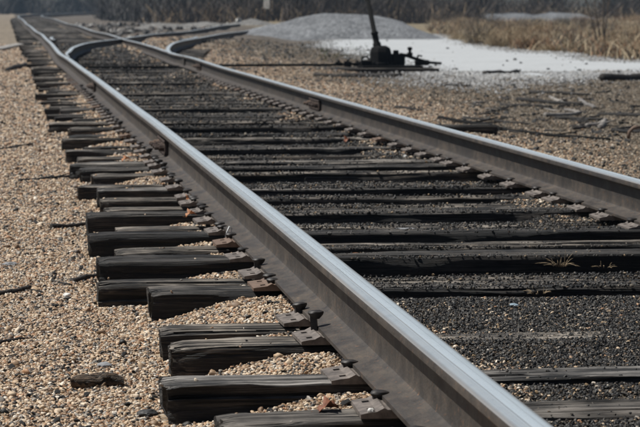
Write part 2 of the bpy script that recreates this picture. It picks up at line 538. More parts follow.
while len(TIES) < 252:
    y += random.uniform(.46, .60) + (.1 if y > 60 else 0)
    TIES.append((y, random.uniform(.27, .42), random.uniform(-.9, .9), random.uniform(-.02, .008), random.choice(['tie', 'tie', 'tie_black', 'tie_grey'])))
for _y in (33.72, 34.28):                       # the two long head ties that carry the switch stand
    _k = int(np.argmin([abs(t[0] - _y) for t in TIES]))
    TIES[_k] = (_y, .33, 0.0, .0, 'tie_black')
TIES = sorted(t for t in TIES if t[0] in (33.72, 34.28) or min(abs(t[0] - 33.72), abs(t[0] - 34.28)) > .24)
tie_rows = np.array([(t[0] - TIE_W, t[0], t[1], t[3]) for t in TIES])


def tie_right_end(yb, i):
    if yb in (33.72, 34.28): return 5.62
    if 33 < yb < 58: return float(max(2.8, div_right(yb) + .55))
    return (2.79 + .05 * math.sin(i * 7.3)) if not 17.0 < yb < 18.3 else 3.3


def ground_z(x, y):
    x = np.asarray(x, float); y = np.asarray(y, float)
    n = fbm(x * 1.3, y * 1.3, 3) * .012 + fbm(x * 7, y * 7, 5, 2) * .006
    fill = np.interp(y, [0, 5, 6.2, 6.9, 8.2, 14, 40], [-.03, -.03, -.022, -.018, -.03, -.03, -.035]) + fbm(x * .4, y * 2.7, 8, 2) * .018
    mid = np.interp(y, [0, 5.3, 5.9, 6.15, 7.1, 7.35, 8.2, 13, 30], [-.016, -.014, -.010, -.003, -.006, -.040, -.082, -.070, -.045])
    mid = mid + np.where(y > 7.2, fbm(x * 1.1, y * 2.0, 21) * .022, fbm(x * 2, y * 3, 21) * .006)
    inner = sstep((x - 1.85) / .3) * np.where(y > 7.5, 1, 0)
    mid = mid + (-.006 - mid) * inner * (.5 + .5 * vnoise(x * 2, y * 1.6, 40))
    z = -.082 + (fill + .082) * sstep((x - .36) / .36)
    z = z + (mid - z) * sstep((x - .78) / .14)
    z = z + (-.03 - z) * sstep((x - 2.33) / .12)
    z = z + (-.075 - z) * sstep((x - 2.75) / .9)
    far = sstep((np.abs(x - 1.6) - 2.2) / 2)
    z = z + far * fbm(x * .22, y * .22, 50) * .03
    z = z + (.0 - z) * np.exp(-((x - 3.75) / .75) ** 4 - ((y - 34.0) / 1.5) ** 4) * .95
    dl = left_c(y) + shift(y)
    w_ = sstep((x - dl + .9) / .7) * sstep((dl + 3.0 - x) / .9) * sstep((y - 47) / 7) * sstep((x - right_c(y) - .25) / .5)
    w_ = np.maximum(w_, .8 * sstep((y - 40) / 6) * sstep((dl + 1.2 - x) / .3) * sstep((x - dl + .1) / .3) * sstep((54 - y) / 2))
    z = z + (.085 - z) * w_ * (.75 + .25 * vnoise(x * 1.2, y * .7, 33))
    # left of the line the shoulder falls away gently, the wood behind rises a little
    z = z - .25 * sstep((-x - 1.2) / 3.0)
    rise = sstep((y - 150) / 200) * .0
    return z + n + rise


# ------------------------------------------------------------------ ground
gx = np.concatenate([[-900, -300, -120, -60, -30, -16, -9, -5, -3, -2, -1.3, -.8], np.arange(-.5, 3.7, .035), np.arange(3.8, 14, .3), [15, 17, 20, 25, 32, 45, 70, 120, 300, 900]])
gy = np.concatenate([[-300, -60, -12, -3, 0, 2, 3], np.arange(3.8, 16, .035), np.arange(16, 45, .15), np.arange(45, 130, .8), [135, 145, 160, 180, 210, 260, 340, 500, 900, 1800]])
XX, YY = np.meshgrid(gx, gy)
ZZ = ground_z(XX, YY)
nx, ny = len(gx), len(gy)
idx = np.arange(nx * ny).reshape(ny, nx)
FF = np.stack([idx[:-1, :-1], idx[:-1, 1:], idx[1:, 1:], idx[1:, :-1]], -1).reshape(-1, 4)
gnd = fast_mesh('ground', np.stack([XX, YY, ZZ], -1).reshape(-1, 3), FF, ground_mat())
gnd.data.polygons.foreach_set('use_smooth', [True] * len(gnd.data.polygons))
tag(gnd, kind='structure')

# pale lot beside the line, a thin spread of crushed limestone with a ragged edge
edge_px = [(319, 45), (330, 40), (352, 36.5), (385, 35), (425, 34.5), (450, 37), (468, 42), (488, 47), (512, 50.5), (540, 53), (566, 53), (585, 57), (610, 61), (650, 62), (720, 63.5), (790, 66),
           (790, 79), (720, 77), (655, 74.5), (625, 73), (600, 75.5), (575, 77.5), (548, 78.5), (515, 78), (485, 76.5), (455, 75), (425, 71), (395, 65), (365, 57.5), (340, 51)]
P = [np.array(spot(a, b, -.055)[:2]) for a, b in edge_px]
ring = []
for i in range(len(P)):
    p0, p1, p2, p3 = P[i - 1], P[i], P[(i + 1) % len(P)], P[(i + 2) % len(P)]
    for t in np.linspace(0, 1, 10, endpoint=False):
        q = .5 * ((2 * p1) + (-p0 + p2) * t + (2 * p0 - 5 * p1 + 4 * p2 - p3) * t * t + (-p0 + 3 * p1 - 3 * p2 + p3) * t ** 3)
        ring.append(q + np.array([vnoise(q[0] * 2.1, q[1] * .8, 9), vnoise(q[0] * 1.9, q[1] * .9, 19) * 2.2]) * .22)
bm = bmesh.new()
vs = [bm.verts.new((q[0], q[1], -.05)) for q in ring]
f = bm.faces.new(vs)
if f.normal.z < 0: f.normal_flip()
ret = bmesh.ops.extrude_face_region(bm, geom=[f])
for v in ret['geom']:
    if isinstance(v, bmesh.types.BMVert): v.co.z = -.13
bmesh.ops.recalc_face_normals(bm, faces=bm.faces)
bmesh.ops.triangulate(bm, faces=bm.faces)
me = bpy.data.meshes.new('gravel_lot'); bm.to_mesh(me); bm.free()
me.materials.append(lot_mat())
lot = bpy.data.objects.new('gravel_lot', me); col.objects.link(lot)
tag(lot, kind='structure')


# ------------------------------------------------------------------ gravel mounds
def mound(name, cx, cy, rx, ry, h, shape, mat, label, seed):
    n, m = 70, 40
    u = np.linspace(-1, 1, n); v = np.linspace(-1, 1, m)
    U, V = np.meshgrid(u, v)
    prof = np.interp(U, [s[0] for s in shape], [s[1] for s in shape])
    z = h * prof * np.clip(1 - np.abs(V) ** 1.7, 0, 1)
    X, Y = cx + U * rx, cy + V * ry
    z = z + fbm(X * 1.4, Y * 1.4, seed) * .07 * np.clip(z / h * 3, 0, 1) + fbm(X * 9, Y * 9, seed + 3, 2) * .02 * np.clip(z / h * 4, 0, 1)
    Z = -.16 + z + .06
    i = np.arange(n * m).reshape(m, n)
    F = np.stack([i[:-1, :-1], i[:-1, 1:], i[1:, 1:], i[1:, :-1]], -1).reshape(-1, 4)
    o = fast_mesh(name, np.stack([X, Y, Z], -1).reshape(-1, 3), F, mat)
    o.data.polygons.foreach_set('use_smooth', [True] * len(o.data.polygons))
    return tag(o, label, 'gravel pile')


mg = pile_mat('grey_crushed_stone', (.075, .078, .083), (.20, .206, .215))
mound('gravel_pile', 8.55, 70, 3.15, 3.6, .70, [(-1, 0), (-.86, .10), (-.62, .34), (-.42, .62), (-.2, .88), (0, .99), (.25, 1.0), (.48, .9), (.68, .66), (.84, .32), (1, 0)], mg,
      'long grey mound of crushed stone behind the switch stand', 5)
mound('gravel_pile', 30.2, 148, 4.0, 4, .55, [(-1, 0), (-.7, .75), (-.2, .9), (.05, .72), (.3, .95), (.7, .8), (1, 0)], mg, 'low pale ridge of crushed stone beyond the dry brush', 15)
md = pile_mat('dirty_ballast_heap', (.07, .066, .06), (.22, .21, .195))
mound('gravel_pile', 8.0, 104, 3.0, 3.0, .42, [(-1, 0), (-.7, .5), (-.35, .35), (0, .7), (.3, .45), (.6, .95), (.85, .6), (1, 0)], md, 'low dark heap of spoilt ballast behind the diverging track', 25)

# ------------------------------------------------------------------ rails
PROF = [(.0675, 0), (.0675, .009), (.046, .0135), (.018, .0205), (.0100, .0260), (.0072, .034), (.0067, .062), (.0070, .095), (.0090, .108), (.026, .1165), (.0335, .1190), (HW, .1215), (HW, .1330), (.0335, .1372), (.0285, .1398), (.019, .1418), (.009, .1428)]
FULL = PROF + [(0, .143)] + [(-a, b) for a, b in reversed(PROF)]
TOPI = 13                                        # profile index where the worn top begins


def sweep(name, path, y0, y1, parent=None, step=None, squeeze=None, dz=0.0):
    ys = [y0]
    while ys[-1] < y1:
        ys.append(min(y1, ys[-1] + (step or max(.2, ys[-1] * .012))))
    ys = np.array(ys)
    xs = path(ys); zs = .018 + rail_z(ys) + dz
    n = len(FULL)
    V, uv = [], []
    for k, (x, y, z) in enumerate(zip(xs, ys, zs)):
        h = .05
        t = Vector((float(path(y + h) - path(y - h)), 2 * h, 0)).normalized()
        nrm = Vector((t.y, -t.x, 0))
        sx = 1.0 if squeeze is None else squeeze(y)
        for a, b in FULL:
            p = Vector((x, y, z)) + nrm * (a * sx) + Vector((0, 0, b))
            V.append(p)
    F, mi, uvs = [], [], []
    for k in range(len(ys) - 1):
        for j in range(n - 1):
            F.append((k * n + j, k * n + n + j, k * n + n + j + 1, k * n + j + 1))
            top = TOPI <= j < n - 1 - TOPI
            mi.append(1 if top else 0)
            for kk, jj in ((k, j), (k + 1, j), (k + 1, j + 1), (k, j + 1)):
                uvs += [FULL[jj][0], ys[kk]]
        F.append((k * n + n - 1, k * n + n + n - 1, k * n + n, k * n))
        mi.append(0)
        for kk in range(4): uvs += [0, 0]
    F.append(tuple(range(n))); mi.append(0); uvs += [0, 0] * n
    F.append(tuple((len(ys) - 1) * n + j for j in reversed(range(n)))); mi.append(0); uvs += [0, 0] * n
    # vertices relative to the start of the rail
    o0 = V[0].copy(); o0 = Vector((float(xs[0]), y0, float(zs[0])))
    o = mk(name, [v - o0 for v in V], F, [M['rail_side'], M['rail_top']], parent, True, mi)
    o.location = o0
    l = o.data.uv_layers.new(name='rail'); l.data.foreach_set('uv', uvs)
    # keep the profile's hard corners
    o.data.set_sharp_from_angle(angle=R(24))
    return o


rails = []


def rail(path, a, b, label, **k):
    o = sweep('rail', path, a, b, **k)
    tag(o, label, 'rail', 'rails of the two tracks')
    return o


def joint_bars(o, path, yj, sides=(-1, 1)):
    """fish plates across the joint at yj, bolted through; parts of the nearer rail"""
    for s in sides:
        x = float(path(yj)); z = float(rail_z(yj))
        mb = MB()
        sec = [(.0085, .031), (.026, .024), (.030, .030), (.0255, .046), (.0245, .080), (.030, .096), (.027, .1015), (.012, .0965)]
        pts = []
        for yy in (yj - .31, yj + .31):
            for a, b in sec:
                pts.append(Vector((x + s * a, yy, z + .018 + b)) - o.location)
        n = len(sec)
        fs = [(i, (i + 1) % n, n + (i + 1) % n, n + i) for i in range(n)] + [tuple(range(n))[::-1], tuple(range(n, 2 * n))]
        mb.add(pts, fs)
        bar = mb.build('joint_bar', M['joint'], o)
        for q in (-.24, -.09, .09, .24):
            b = MB()
            Mx = Matrix(((0, 0, s), (1, 0, 0), (0, s, 0)))
            c = Vector((x + s * .0245, yj + q, z + .018 + .063)) - o.location
            b.lathe(c, [(.021, 0), (.021, .004), (.0185, .006), (.0185, .026), (.011, .028), (.011, .048), (.008, .052)], 8, Mx)
            b.build('bolt', M['joint'] if q < .2 else M['plate_red'], bar)


G = .004
r1 = rail(left_c, 2.2, 13.65 - G, 'brown rail with polished top running out of the bottom edge, nearest on the left')
joint_bars(r1, left_c, 13.65)
r2 = rail(left_c, 13.65 + G, 23.75 - G, 'second left-hand rail, between the two visible left rail joints')
joint_bars(r2, left_c, 23.75)
rail(left_c, 23.75 + G, 40.0, 'left-hand stock rail that kinks where the curved switch blade touches it')
rail(left_c, 40.01, 58.0, 'wavy left-hand rail of the straight track just past the switch blade')
rail(left_c, 58.01, 110.0, 'distant wavy left-hand rail of the straight track beyond the frog')
rail(left_c, 110.02, 268, 'farthest left-hand rail, bending right towards the dark wood', step=2.0)
rail(right_c, -1, 9.15, 'right-hand rail beside the camera, before the first right joint')
r3 = rail(right_c, 9.15 + 2 * G, 19.25 - G, 'right-hand rail with bright top running out of the right edge')
joint_bars(r3, right_c, 19.25)
stock = lambda y: right_c(y) + (div_right(y) - right_c(y)) * sstep((np.asarray(y) - 31.5) / 6)
r4 = rail(right_c, 19.25 + G, 31.3, 'right-hand rail between its bolted joint and the switch')
joint_bars(r4, right_c, 31.3)
rail(stock, 31.31, 47, 'curved right-hand stock rail of the track leaving to the right')
rail(div_right, 47.01, 99, 'outer rail of the diverging track, curving away towards the gravel mound')
blade = lambda y0: (lambda y: .22 + .78 * float(sstep((y - y0) / 5.0)))
# switch blades: planed thin at the tip, lying against the stock rails
bl1 = lambda y: div_left(y) + np.interp(y, [33, 38, 41], [.052, .055, 0])
rail(bl1, 33.2, 41, 'curved switch blade lying against the left stock rail', squeeze=blade(33.2), dz=.003)
rail(div_left, 41.01, 51.6, 'curved closure rail crossing between the straight rails to the frog', dz=.003)
bl2 = lambda y: right_c(y) - np.interp(y, [33, 36, 41], [.05, .03, 0])
rail(bl2, 33.6, 42, 'straight switch blade beside the right stock rail', squeeze=blade(33.6), dz=.003)
rail(right_c, 42.01, 51.6, 'straight right-hand closure rail leading to the frog')
rail(right_c, 55.2, 110, 'right-hand rail of the straight track past the frog')
rail(right_c, 110.02, 268, 'farthest right-hand rail, bending right towards the dark wood', step=2.0)
rail(div_left, 55.2, 99, 'inner rail of the diverging track past the frog')
g1 = lambda y: left_c(y) + .115 + .05 * (np.abs(np.asarray(y) - 53.2) / 2.0) ** 4
rail(g1, 51.2, 55.2, 'short guard rail inside the left rail opposite the frog', dz=.002)
g2 = lambda y: div_right(y) - .115 - .05 * (np.abs(np.asarray(y) - 53.2) / 2.0) ** 4
rail(g2, 51.2, 55.2, 'short guard rail inside the diverging outer rail', dz=.002)
# frog
fy = 51.6
frog = empty('frog', (float(right_c(52)), 51.6, .018))
tag(frog, 'cast steel crossing where the curved rail cuts through the straight rail', 'rail frog')


def to_local(o, root):
    for c in [o]:
        c.parent = root
        c.location = c.location - root.location


wl = lambda y: np.where(np.asarray(y) < 53.2, div_left(y), right_c(y) - .05 + (div_left(53.2) - right_c(53.2) + .05) * np.exp(-(np.asarray(y) - 53.2) * 3))
wr = lambda y: np.where(np.asarray(y) < 53.2, right_c(y), div_left(y) + .05 + (right_c(53.2) - div_left(53.2) - .05) * np.exp(-(np.asarray(y) - 53.2) * 3))
for w in (lambda y: div_left(y) - .004, lambda y: right_c(y) + .004):
    q = sweep('wing_rail', w, 51.62, 53.2); to_local(q, frog)
for w in (lambda y: div_left(y), lambda y: right_c(y)):
    q = sweep('nose_rail', w, 53.4, 55.18, dz=.0015); to_local(q, frog)
pl = MB(); pl.box((float(right_c(53.3)), 53.4, .006), (.62, 3.2, .016)); q = pl.build('base_plate', M['plate']); to_local(q, frog)


# ------------------------------------------------------------------ ties
def tie_mesh(name, L, W, H, seed, nseg=44, nper=11, wear=1.0):
    """a hewn timber along +x from 0 to L, top at z = 0: rounded arrises, checks and splits along the grain"""
    r = np.random.default_rng(seed)
    per = []
    rad = .005 + .007 * r.random()
    def arc(cx, cz, a0, k):
        return [(cx + rad * math.cos(a0 + math.pi / 2 * i / k), cz + rad * math.sin(a0 + math.pi / 2 * i / k)) for i in range(k + 1)]
    hw = W / 2
    per += [(hw, z) for z in np.linspace(-H, -rad, nper)[:-1]]
    per += arc(hw - rad, -rad, 0, 3)
    per += [(yy, 0) for yy in np.linspace(hw - rad, -hw + rad, nper * 2)[1:-1]]
    per += arc(-hw + rad, -rad, math.pi / 2, 3)
    per += [(-hw, z) for z in np.linspace(-rad, -H, nper)[1:]]
    per = np.array(per); n = len(per)
    xs = np.linspace(0, 1, nseg + 1)
    xs = L * (xs * .72 + .28 * (3 * xs ** 2 - 2 * xs ** 3))
    s = float(r.random() * 100)
    cr = np.zeros((nseg + 1, n))
    nc = int(8 * wear) + r.integers(0, 4)
    for c in range(nc):
        j = r.integers(6, n - 6); x0 = r.random() * L; ln = (.15 + .7 * r.random()) * L * .6; dp = (.005 + .015 * r.random() ** 2) * wear
        w = np.clip(1 - np.abs(xs - x0) / ln, 0, 1) ** .6
        jj = j + np.round(np.cumsum(r.normal(0, .18, nseg + 1))).astype(int)
        for k in range(nseg + 1):
            q = jj[k]
            if 3 <= q < n - 3: cr[k, q] = max(cr[k, q], dp * w[k])
    V = np.zeros((nseg + 1, n, 3))
    cen = np.array([0, -H / 2])
    for k, x in enumerate(xs):
        d = per - cen
        ln = np.linalg.norm(d, axis=1, keepdims=True); d = d / ln
        pp = np.arange(n)
        off = fbm(np.full(n, x * 3.0 + s), pp * .22 + s, 2, 3) * .0045 * wear + fbm(np.full(n, x * 1.1 + s), pp * .9 + s, 5, 2) * .0035 * wear
        e = min(x, L - x)
        off = off - .010 * wear * math.exp(-e / .02) * (1 + vnoise(pp * .4, s, 4)) * .6
        arris = np.exp(-((np.abs(per[:, 0]) - hw) ** 2 + per[:, 1] ** 2) / .0006)
        off = off - arris * np.clip(fbm(np.full(n, x * 4 + s), np.sign(per[:, 0]) * 9 + s, 7, 2), 0, 1) * .016 * wear
        q = per + d * (off - cr[k])[:, None]
        bend = .006 * math.sin(x * 2.1 + s) * wear
        V[k, :, 0] = x + (vnoise(pp * .5, s, 1) * .006 * wear if k in (0, nseg) else 0)
        V[k, :, 1] = q[:, 0] + bend
        V[k, :, 2] = q[:, 1]
    i = np.arange((nseg + 1) * n).reshape(nseg + 1, n)
    F = np.stack([i[:-1, :-1], i[:-1, 1:], i[1:, 1:], i[1:, :-1]], -1).reshape(-1, 4).tolist()
    VV = V.reshape(-1, 3).tolist()
    # ends: a ring of the section pulled in, with a dished, checked face
    for k in (0, nseg):
        b0 = len(VV)
        for f_ in (.72, .4):
            for j in range(n):
                y_, z_ = V[k, j, 1], V[k, j, 2]
                VV.append((V[k, j, 0] + (.004 if k == 0 else -.004) * r.random(), y_ * f_, -H / 2 + (z_ + H / 2) * f_))
        c0 = len(VV); VV.append((V[k, 0, 0] + (.005 if k == 0 else -.005), 0, -H / 2))
        o_ = k * n
        for j in range(n - 1):
            fs = [(o_ + j, o_ + j + 1, b0 + j + 1, b0 + j), (b0 + j, b0 + j + 1, b0 + n + j + 1, b0 + n + j), (b0 + n + j, b0 + n + j + 1, c0)]
            if k == 0: fs = [f_[::-1] for f_ in fs]
            F += fs
    me = bpy.data.meshes.new(name)
    me.from_pydata(VV, [], F)
    me.polygons.foreach_set('use_smooth', [True] * len(me.polygons))
    me.update()
    bm = bmesh.new(); bm.from_mesh(me); bmesh.ops.recalc_face_normals(bm, faces=bm.faces); bm.to_mesh(me); bm.free()
    me.set_sharp_from_angle(angle=R(50))
    return me


def plate_mesh(seed):
    """rolled tie plate seen from the rail seat at x = 0: field side towards -x, four square spike holes, shoulder ribs"""
    r = random.Random(seed)
    xs = [-.124 - r.random() * .008, -.108, -.093, -.0785, -.0715, .0715, .0785, .089, .103, .116]
    ys = [-.093, -.060, -.038, .038, .060, .093]
    zt = [.009, .0125, .014, .0215, .0178, .0178, .0215, .014, .0125, .009]
    holes = {(1, 1), (1, 3), (7, 1), (7, 3)}
    V, F = [], []
    nX, nY = len(xs), len(ys)
    for z in (0, 1):
        for i, x in enumerate(xs):
            for yy in ys: V.append((x, yy, zt[i] if z else .0005))
    I = lambda z, i, j: z * nX * nY + i * nY + j
    full = lambda i, j: 0 <= i < nX - 1 and 0 <= j < nY - 1 and (i, j) not in holes
    for i in range(nX - 1):
        for j in range(nY - 1):
            if not full(i, j): continue
            F.append((I(1, i, j), I(1, i + 1, j), I(1, i + 1, j + 1), I(1, i, j + 1)))
            F.append((I(0, i, j), I(0, i, j + 1), I(0, i + 1, j + 1), I(0, i + 1, j)))
            if not full(i - 1, j): F.append((I(0, i, j), I(1, i, j), I(1, i, j + 1), I(0, i, j + 1)))
            if not full(i + 1, j): F.append((I(0, i + 1, j), I(0, i + 1, j + 1), I(1, i + 1, j + 1), I(1, i + 1, j)))
            if not full(i, j - 1): F.append((I(0, i, j), I(0, i + 1, j), I(1, i + 1, j), I(1, i, j)))
            if not full(i, j + 1): F.append((I(0, i, j + 1), I(1, i, j + 1), I(1, i + 1, j + 1), I(0, i + 1, j + 1)))
    me = bpy.data.meshes.new('tie_plate'); me.from_pydata(V, [], F); me.update()
    return me


def spike_mesh(seed):
    """cut spike: square shank up from z = 0, oval domed head whose lip reaches towards +x over the rail foot"""
    r = random.Random(seed)
    mb = MB()
    s = .008
    L = .16
    mb.add([(-s, -s, -L), (s, -s, -L), (s, s, -L), (-s, s, -L), (-s, -s, -.004), (s, -s, -.004), (s, s, -.004), (-s, s, -.004)], [(0, 1, 5, 4), (1, 2, 6, 5), (2, 3, 7, 6), (3, 0, 4, 7), (3, 2, 1, 0)])
    n = 12
    rings = [(.45, -.016), (.88, -.006), (1.02, -.001), (.96, .0025), (.55, .0055)]
    vs = []
    for k, z in rings:
        for i in range(n):
            a = 2 * math.pi * i / n
            vs.append((.006 + math.cos(a) * .0195 * k + (0 if z < 0 else .001), math.sin(a) * .0175 * k, z + .004 * math.cos(a) * (-.25 if z > -.008 else 0) + r.uniform(-.0006, .0006)))
    fs = [(a * n + i, a * n + (i + 1) % n, a * n + n + (i + 1) % n, a * n + n + i) for a in range(4) for i in range(n)]
    fs += [tuple(range(n))[::-1], tuple(range(4 * n, 5 * n))]
    mb.add(vs, fs)
    me = bpy.data.meshes.new('spike'); me.from_pydata(mb.V, [], mb.F); me.update()
    me.polygons.foreach_set('use_smooth', [True] * len(me.polygons))
    me.set_sharp_from_angle(angle=R(40))
    me.materials.append(M['spike'])
    return me


PLATES = [plate_mesh(i) for i in range(3)]
for i, p in enumerate(PLATES): p.materials.append(M['plate'] if i < 2 else M['plate_red'])
SPIKES = [spike_mesh(i) for i in range(4)]
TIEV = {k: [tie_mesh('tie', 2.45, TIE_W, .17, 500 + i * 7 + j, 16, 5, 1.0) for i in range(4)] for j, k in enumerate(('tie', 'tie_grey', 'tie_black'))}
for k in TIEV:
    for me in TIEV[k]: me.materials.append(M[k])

ORD = 'first second third fourth fifth sixth seventh eighth ninth tenth eleventh twelfth thirteenth fourteenth fifteenth sixteenth seventeenth eighteenth nineteenth twentieth'.split()
ORD += ['twenty-' + o for o in ORD[:9]] + ['thirtieth'] + ['thirty-' + o for o in ORD[:9]] + ['fortieth'] + ['forty-' + o for o in ORD[:9]]
LOOK = {'tie': 'weathered brown-black', 'tie_grey': 'bleached grey-topped', 'tie_black': 'tarry black'}
SPECIAL = {1: 'splintered low tie at the bottom edge with a brown leaf on it',
           2: 'square-cut grey-topped tie with a long crack, second from the bottom edge',
           3: 'rounded dark tie with gravel banked against its face, third from the bottom edge',
           5: 'short black tie with a rounded end, fifth from the bottom edge',
           6: 'long dark tie whose face is split lengthwise, reaching far left, sixth from the bottom edge',
           7: 'long black tie with a sharp pale top edge, seventh from the bottom edge'}

tie_objs = []
for i, (yb, xl, turn, dz, kind) in enumerate(TIES):
    ym = yb - TIE_W / 2
    z0 = dz + float(rail_z(ym)) + (-.004 if yb > 16 else 0)
    xr = tie_right_end(yb, i)
    fc = float(far_curve(ym))
    L = xr - xl
    near = yb < 19.5
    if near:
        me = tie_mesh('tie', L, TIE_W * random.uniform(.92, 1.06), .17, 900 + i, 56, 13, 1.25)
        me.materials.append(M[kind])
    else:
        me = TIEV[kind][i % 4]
    o = bpy.data.objects.new('tie', me); col.objects.link(o)
    o.location = (xl + fc, ym, z0)
    o.rotation_euler = (random.uniform(-.02, .02), random.uniform(-.004, .004) if near else 0, R(turn))
    if not near: o.scale = (L / 2.45, 1, 1)
    if i == 0: lab = 'tarry black tie nearest the camera, just below the bottom edge'
    elif i in SPECIAL: lab = SPECIAL[i]
    elif i < 48: lab = '%s tie, %s tie counted up the track from the bottom edge' % (LOOK[kind], ORD[i - 1])
    elif yb == 33.72: lab = 'long black head tie reaching out under the switch stand, the nearer of two'
    elif yb == 34.28: lab = 'long black head tie reaching out under the switch stand, the farther of two'
    elif yb < 33.7: lab = '%s tie, %s before the switch stand ties, counting towards the camera' % (LOOK[kind], ORD[[t[0] for t in TIES].index(33.72) - i - 1])
    elif yb < 58: lab = '%s long tie under the turnout, %s beyond the switch stand ties' % (LOOK[kind], ORD[i - [t[0] for t in TIES].index(34.28) - 1])
    else: lab = 'dark tie of the distant straight track beyond the frog'
    tag(o, lab, 'railroad tie', 'ties of the straight track')
    tie_objs.append(o)
    if yb > 31: continue
    bpy.context.view_layer.update()
    Mi = o.matrix_world.inverted()
    for s, path in ((1, left_c), (-1, right_c)):
        xc = float(path(ym))
        if s < 0 and yb < 7.5: pass
        w = Matrix.Translation((xc, ym + random.uniform(-.012, .012), float(rail_z(ym)) - .0005)) @ Matrix.Rotation((0 if s > 0 else math.pi) + random.uniform(-.03, .03), 4, 'Z')
        p = bpy.data.objects.new('tie_plate', PLATES[(i * 2 + (s > 0)) % 3 if random.random() < .35 else i % 2]); col.objects.link(p)
        p.parent = o
        p.matrix_basis = Mi @ w
        if yb > 26: continue
        for q, (hx, hy) in enumerate(((-.0775, .05), (.0775, -.05), (-.0775, -.05))):
            if q == 2 and random.random() < .62: continue
            up = .024 + random.choice([0, 0, .002, .004, .008, .016]) if q != 1 else .026
            if s > 0 and q == 0 and i in (1, 2, 3, 4, 5): up = {1: .026, 2: .025, 3: .058, 4: .036, 5: .026}[i]
            sp = bpy.data.objects.new('spike', SPIKES[random.randrange(4)]); col.objects.link(sp)
            sp.parent = p
            lean = random.uniform(-.12, .12)
            sp.matrix_basis = Matrix.Translation((hx, hy, up + .004)) @ Matrix.Rotation(0 if hx < 0 else math.pi, 4, 'Z') @ Euler((lean, random.uniform(-.1, .06), random.uniform(-.25, .25))).to_matrix().to_4x4()

# ties of the diverging track, past the point where the long ones end
yy = 58.3
k = 0
while yy < 98:
    t = math.atan(float(shift(yy + .2) - shift(yy - .2)) / .4)
    cx = float(div_left(yy) + .77)
    o = bpy.data.objects.new('tie', TIEV['tie' if k % 3 else 'tie_black'][k % 4]); col.objects.link(o)
    o.location = (cx - 1.22 * math.cos(t), yy + 1.22 * math.sin(t), float(rail_z(yy)) - .006)
    o.rotation_euler = (0, 0, -t + random.uniform(-.015, .015))
    tag(o, 'dark tie of the diverging track only, %s past the long turnout ties' % ORD[k], 'railroad tie', 'ties of the diverging track')
    k += 1; yy += random.uniform(.78, .95)
# the straight track's farthest ties, past counting
V, F = [], []
yy = TIES[-1][0] + .6
while yy < 268:
    c = float(far_curve(yy)); b = len(V); h = float(rail_z(yy)) - .004
    V += [(c + .35 + dx * 2.44, yy + dy * .2, h + dzv * .16) for dzv in (-1, 0) for dx, dy in ((0, 0), (1, 0), (1, 1), (0, 1))]
    F += [(b + 4, b + 5, b + 6, b + 7), (b, b + 1, b + 5, b + 4), (b + 1, b + 2, b + 6, b + 5), (b + 2, b + 3, b + 7, b + 6), (b + 3, b, b + 4, b + 7)]
    yy += random.uniform(.5, .62)
o = mk('distant_ties', V, F, M['tie'], None, False)
tag(o, 'far run of dark ties towards the wood', 'railroad ties', kind='stuff')

# ------------------------------------------------------------------ pebbles
def pebble_collection(name, mat, mean=1.0, flat=.62, ang=.0, count=8):
    c = bpy.data.collections.new(name)
    for k in range(count):
        bm = bmesh.new(); bmesh.ops.create_icosphere(bm, subdivisions=2 if ang == 0 else 1, radius=.5)
        s = random.random() * 50
        for v in bm.verts:
            d = v.co.normalized()
            f = 1 + .22 * math.sin(d.x * 3 + s) * math.cos(d.y * 2.3 + s * 1.7) + .16 * math.sin(d.z * 4 + d.x * 2 + s * 2.3) + random.uniform(-ang, ang)
            v.co = Vector((d.x * .5 * f * random.Random(k).uniform(1, 1.35), d.y * .5 * f, d.z * .5 * f * flat))
        me = bpy.data.meshes.new('pebble'); bm.to_mesh(me); bm.free()
        me.polygons.foreach_set('use_smooth', [ang == 0] * len(me.polygons))
        me.materials.append(mat)
        c.objects.link(bpy.data.objects.new('pebble', me))
    return c


def scatter(name, P, S, coll, label, cat, tilt=.5):
    me = bpy.data.meshes.new(name)
    n = len(P)
    me.vertices.add(n); me.vertices.foreach_set('co', np.asarray(P, np.float32).ravel())
    a = me.attributes.new('rot', 'FLOAT_VECTOR', 'POINT')
    rot = np.stack([rng.normal(0, tilt, n), rng.normal(0, tilt, n), rng.random(n) * 6.283], -1).astype(np.float32)
    a.data.foreach_set('vector', rot.ravel())
    a = me.attributes.new('siz', 'FLOAT', 'POINT'); a.data.foreach_set('value', np.asarray(S, np.float32))
    o = bpy.data.objects.new(name, me); col.objects.link(o)
    ng = bpy.data.node_groups.new(name + '_nodes', 'GeometryNodeTree')
    ng.interface.new_socket('Geometry', in_out='INPUT', socket_type='NodeSocketGeometry')
    ng.interface.new_socket('Geometry', in_out='OUTPUT', socket_type='NodeSocketGeometry')
    N = ng.nodes
    gi, go = N.new('NodeGroupInput'), N.new('NodeGroupOutput')
    ip = N.new('GeometryNodeInstanceOnPoints')
    ci = N.new('GeometryNodeCollectionInfo'); ci.inputs[0].default_value = coll
    ci.inputs['Separate Children'].default_value = True; ci.inputs['Reset Children'].default_value = True
    ip.inputs['Pick Instance'].default_value = True
    ar = N.new('GeometryNodeInputNamedAttribute'); ar.data_type = 'FLOAT_VECTOR'; ar.inputs[0].default_value = 'rot'
    asz = N.new('GeometryNodeInputNamedAttribute'); asz.data_type = 'FLOAT'; asz.inputs[0].default_value = 'siz'
    e2r = N.new('FunctionNodeEulerToRotation')
    Lk = ng.links.new
    Lk(gi.outputs[0], ip.inputs['Points']); Lk(ci.outputs[0], ip.inputs['Instance'])
    Lk(ar.outputs[0], e2r.inputs[0]); Lk(e2r.outputs[0], ip.inputs['Rotation'])
    Lk(asz.outputs[0], ip.inputs['Scale']); Lk(ip.outputs[0], go.inputs[0])
    md_ = o.modifiers.new('scatter', 'NODES'); md_.node_group = ng
    tag(o, label, cat, kind='stuff')
    return o


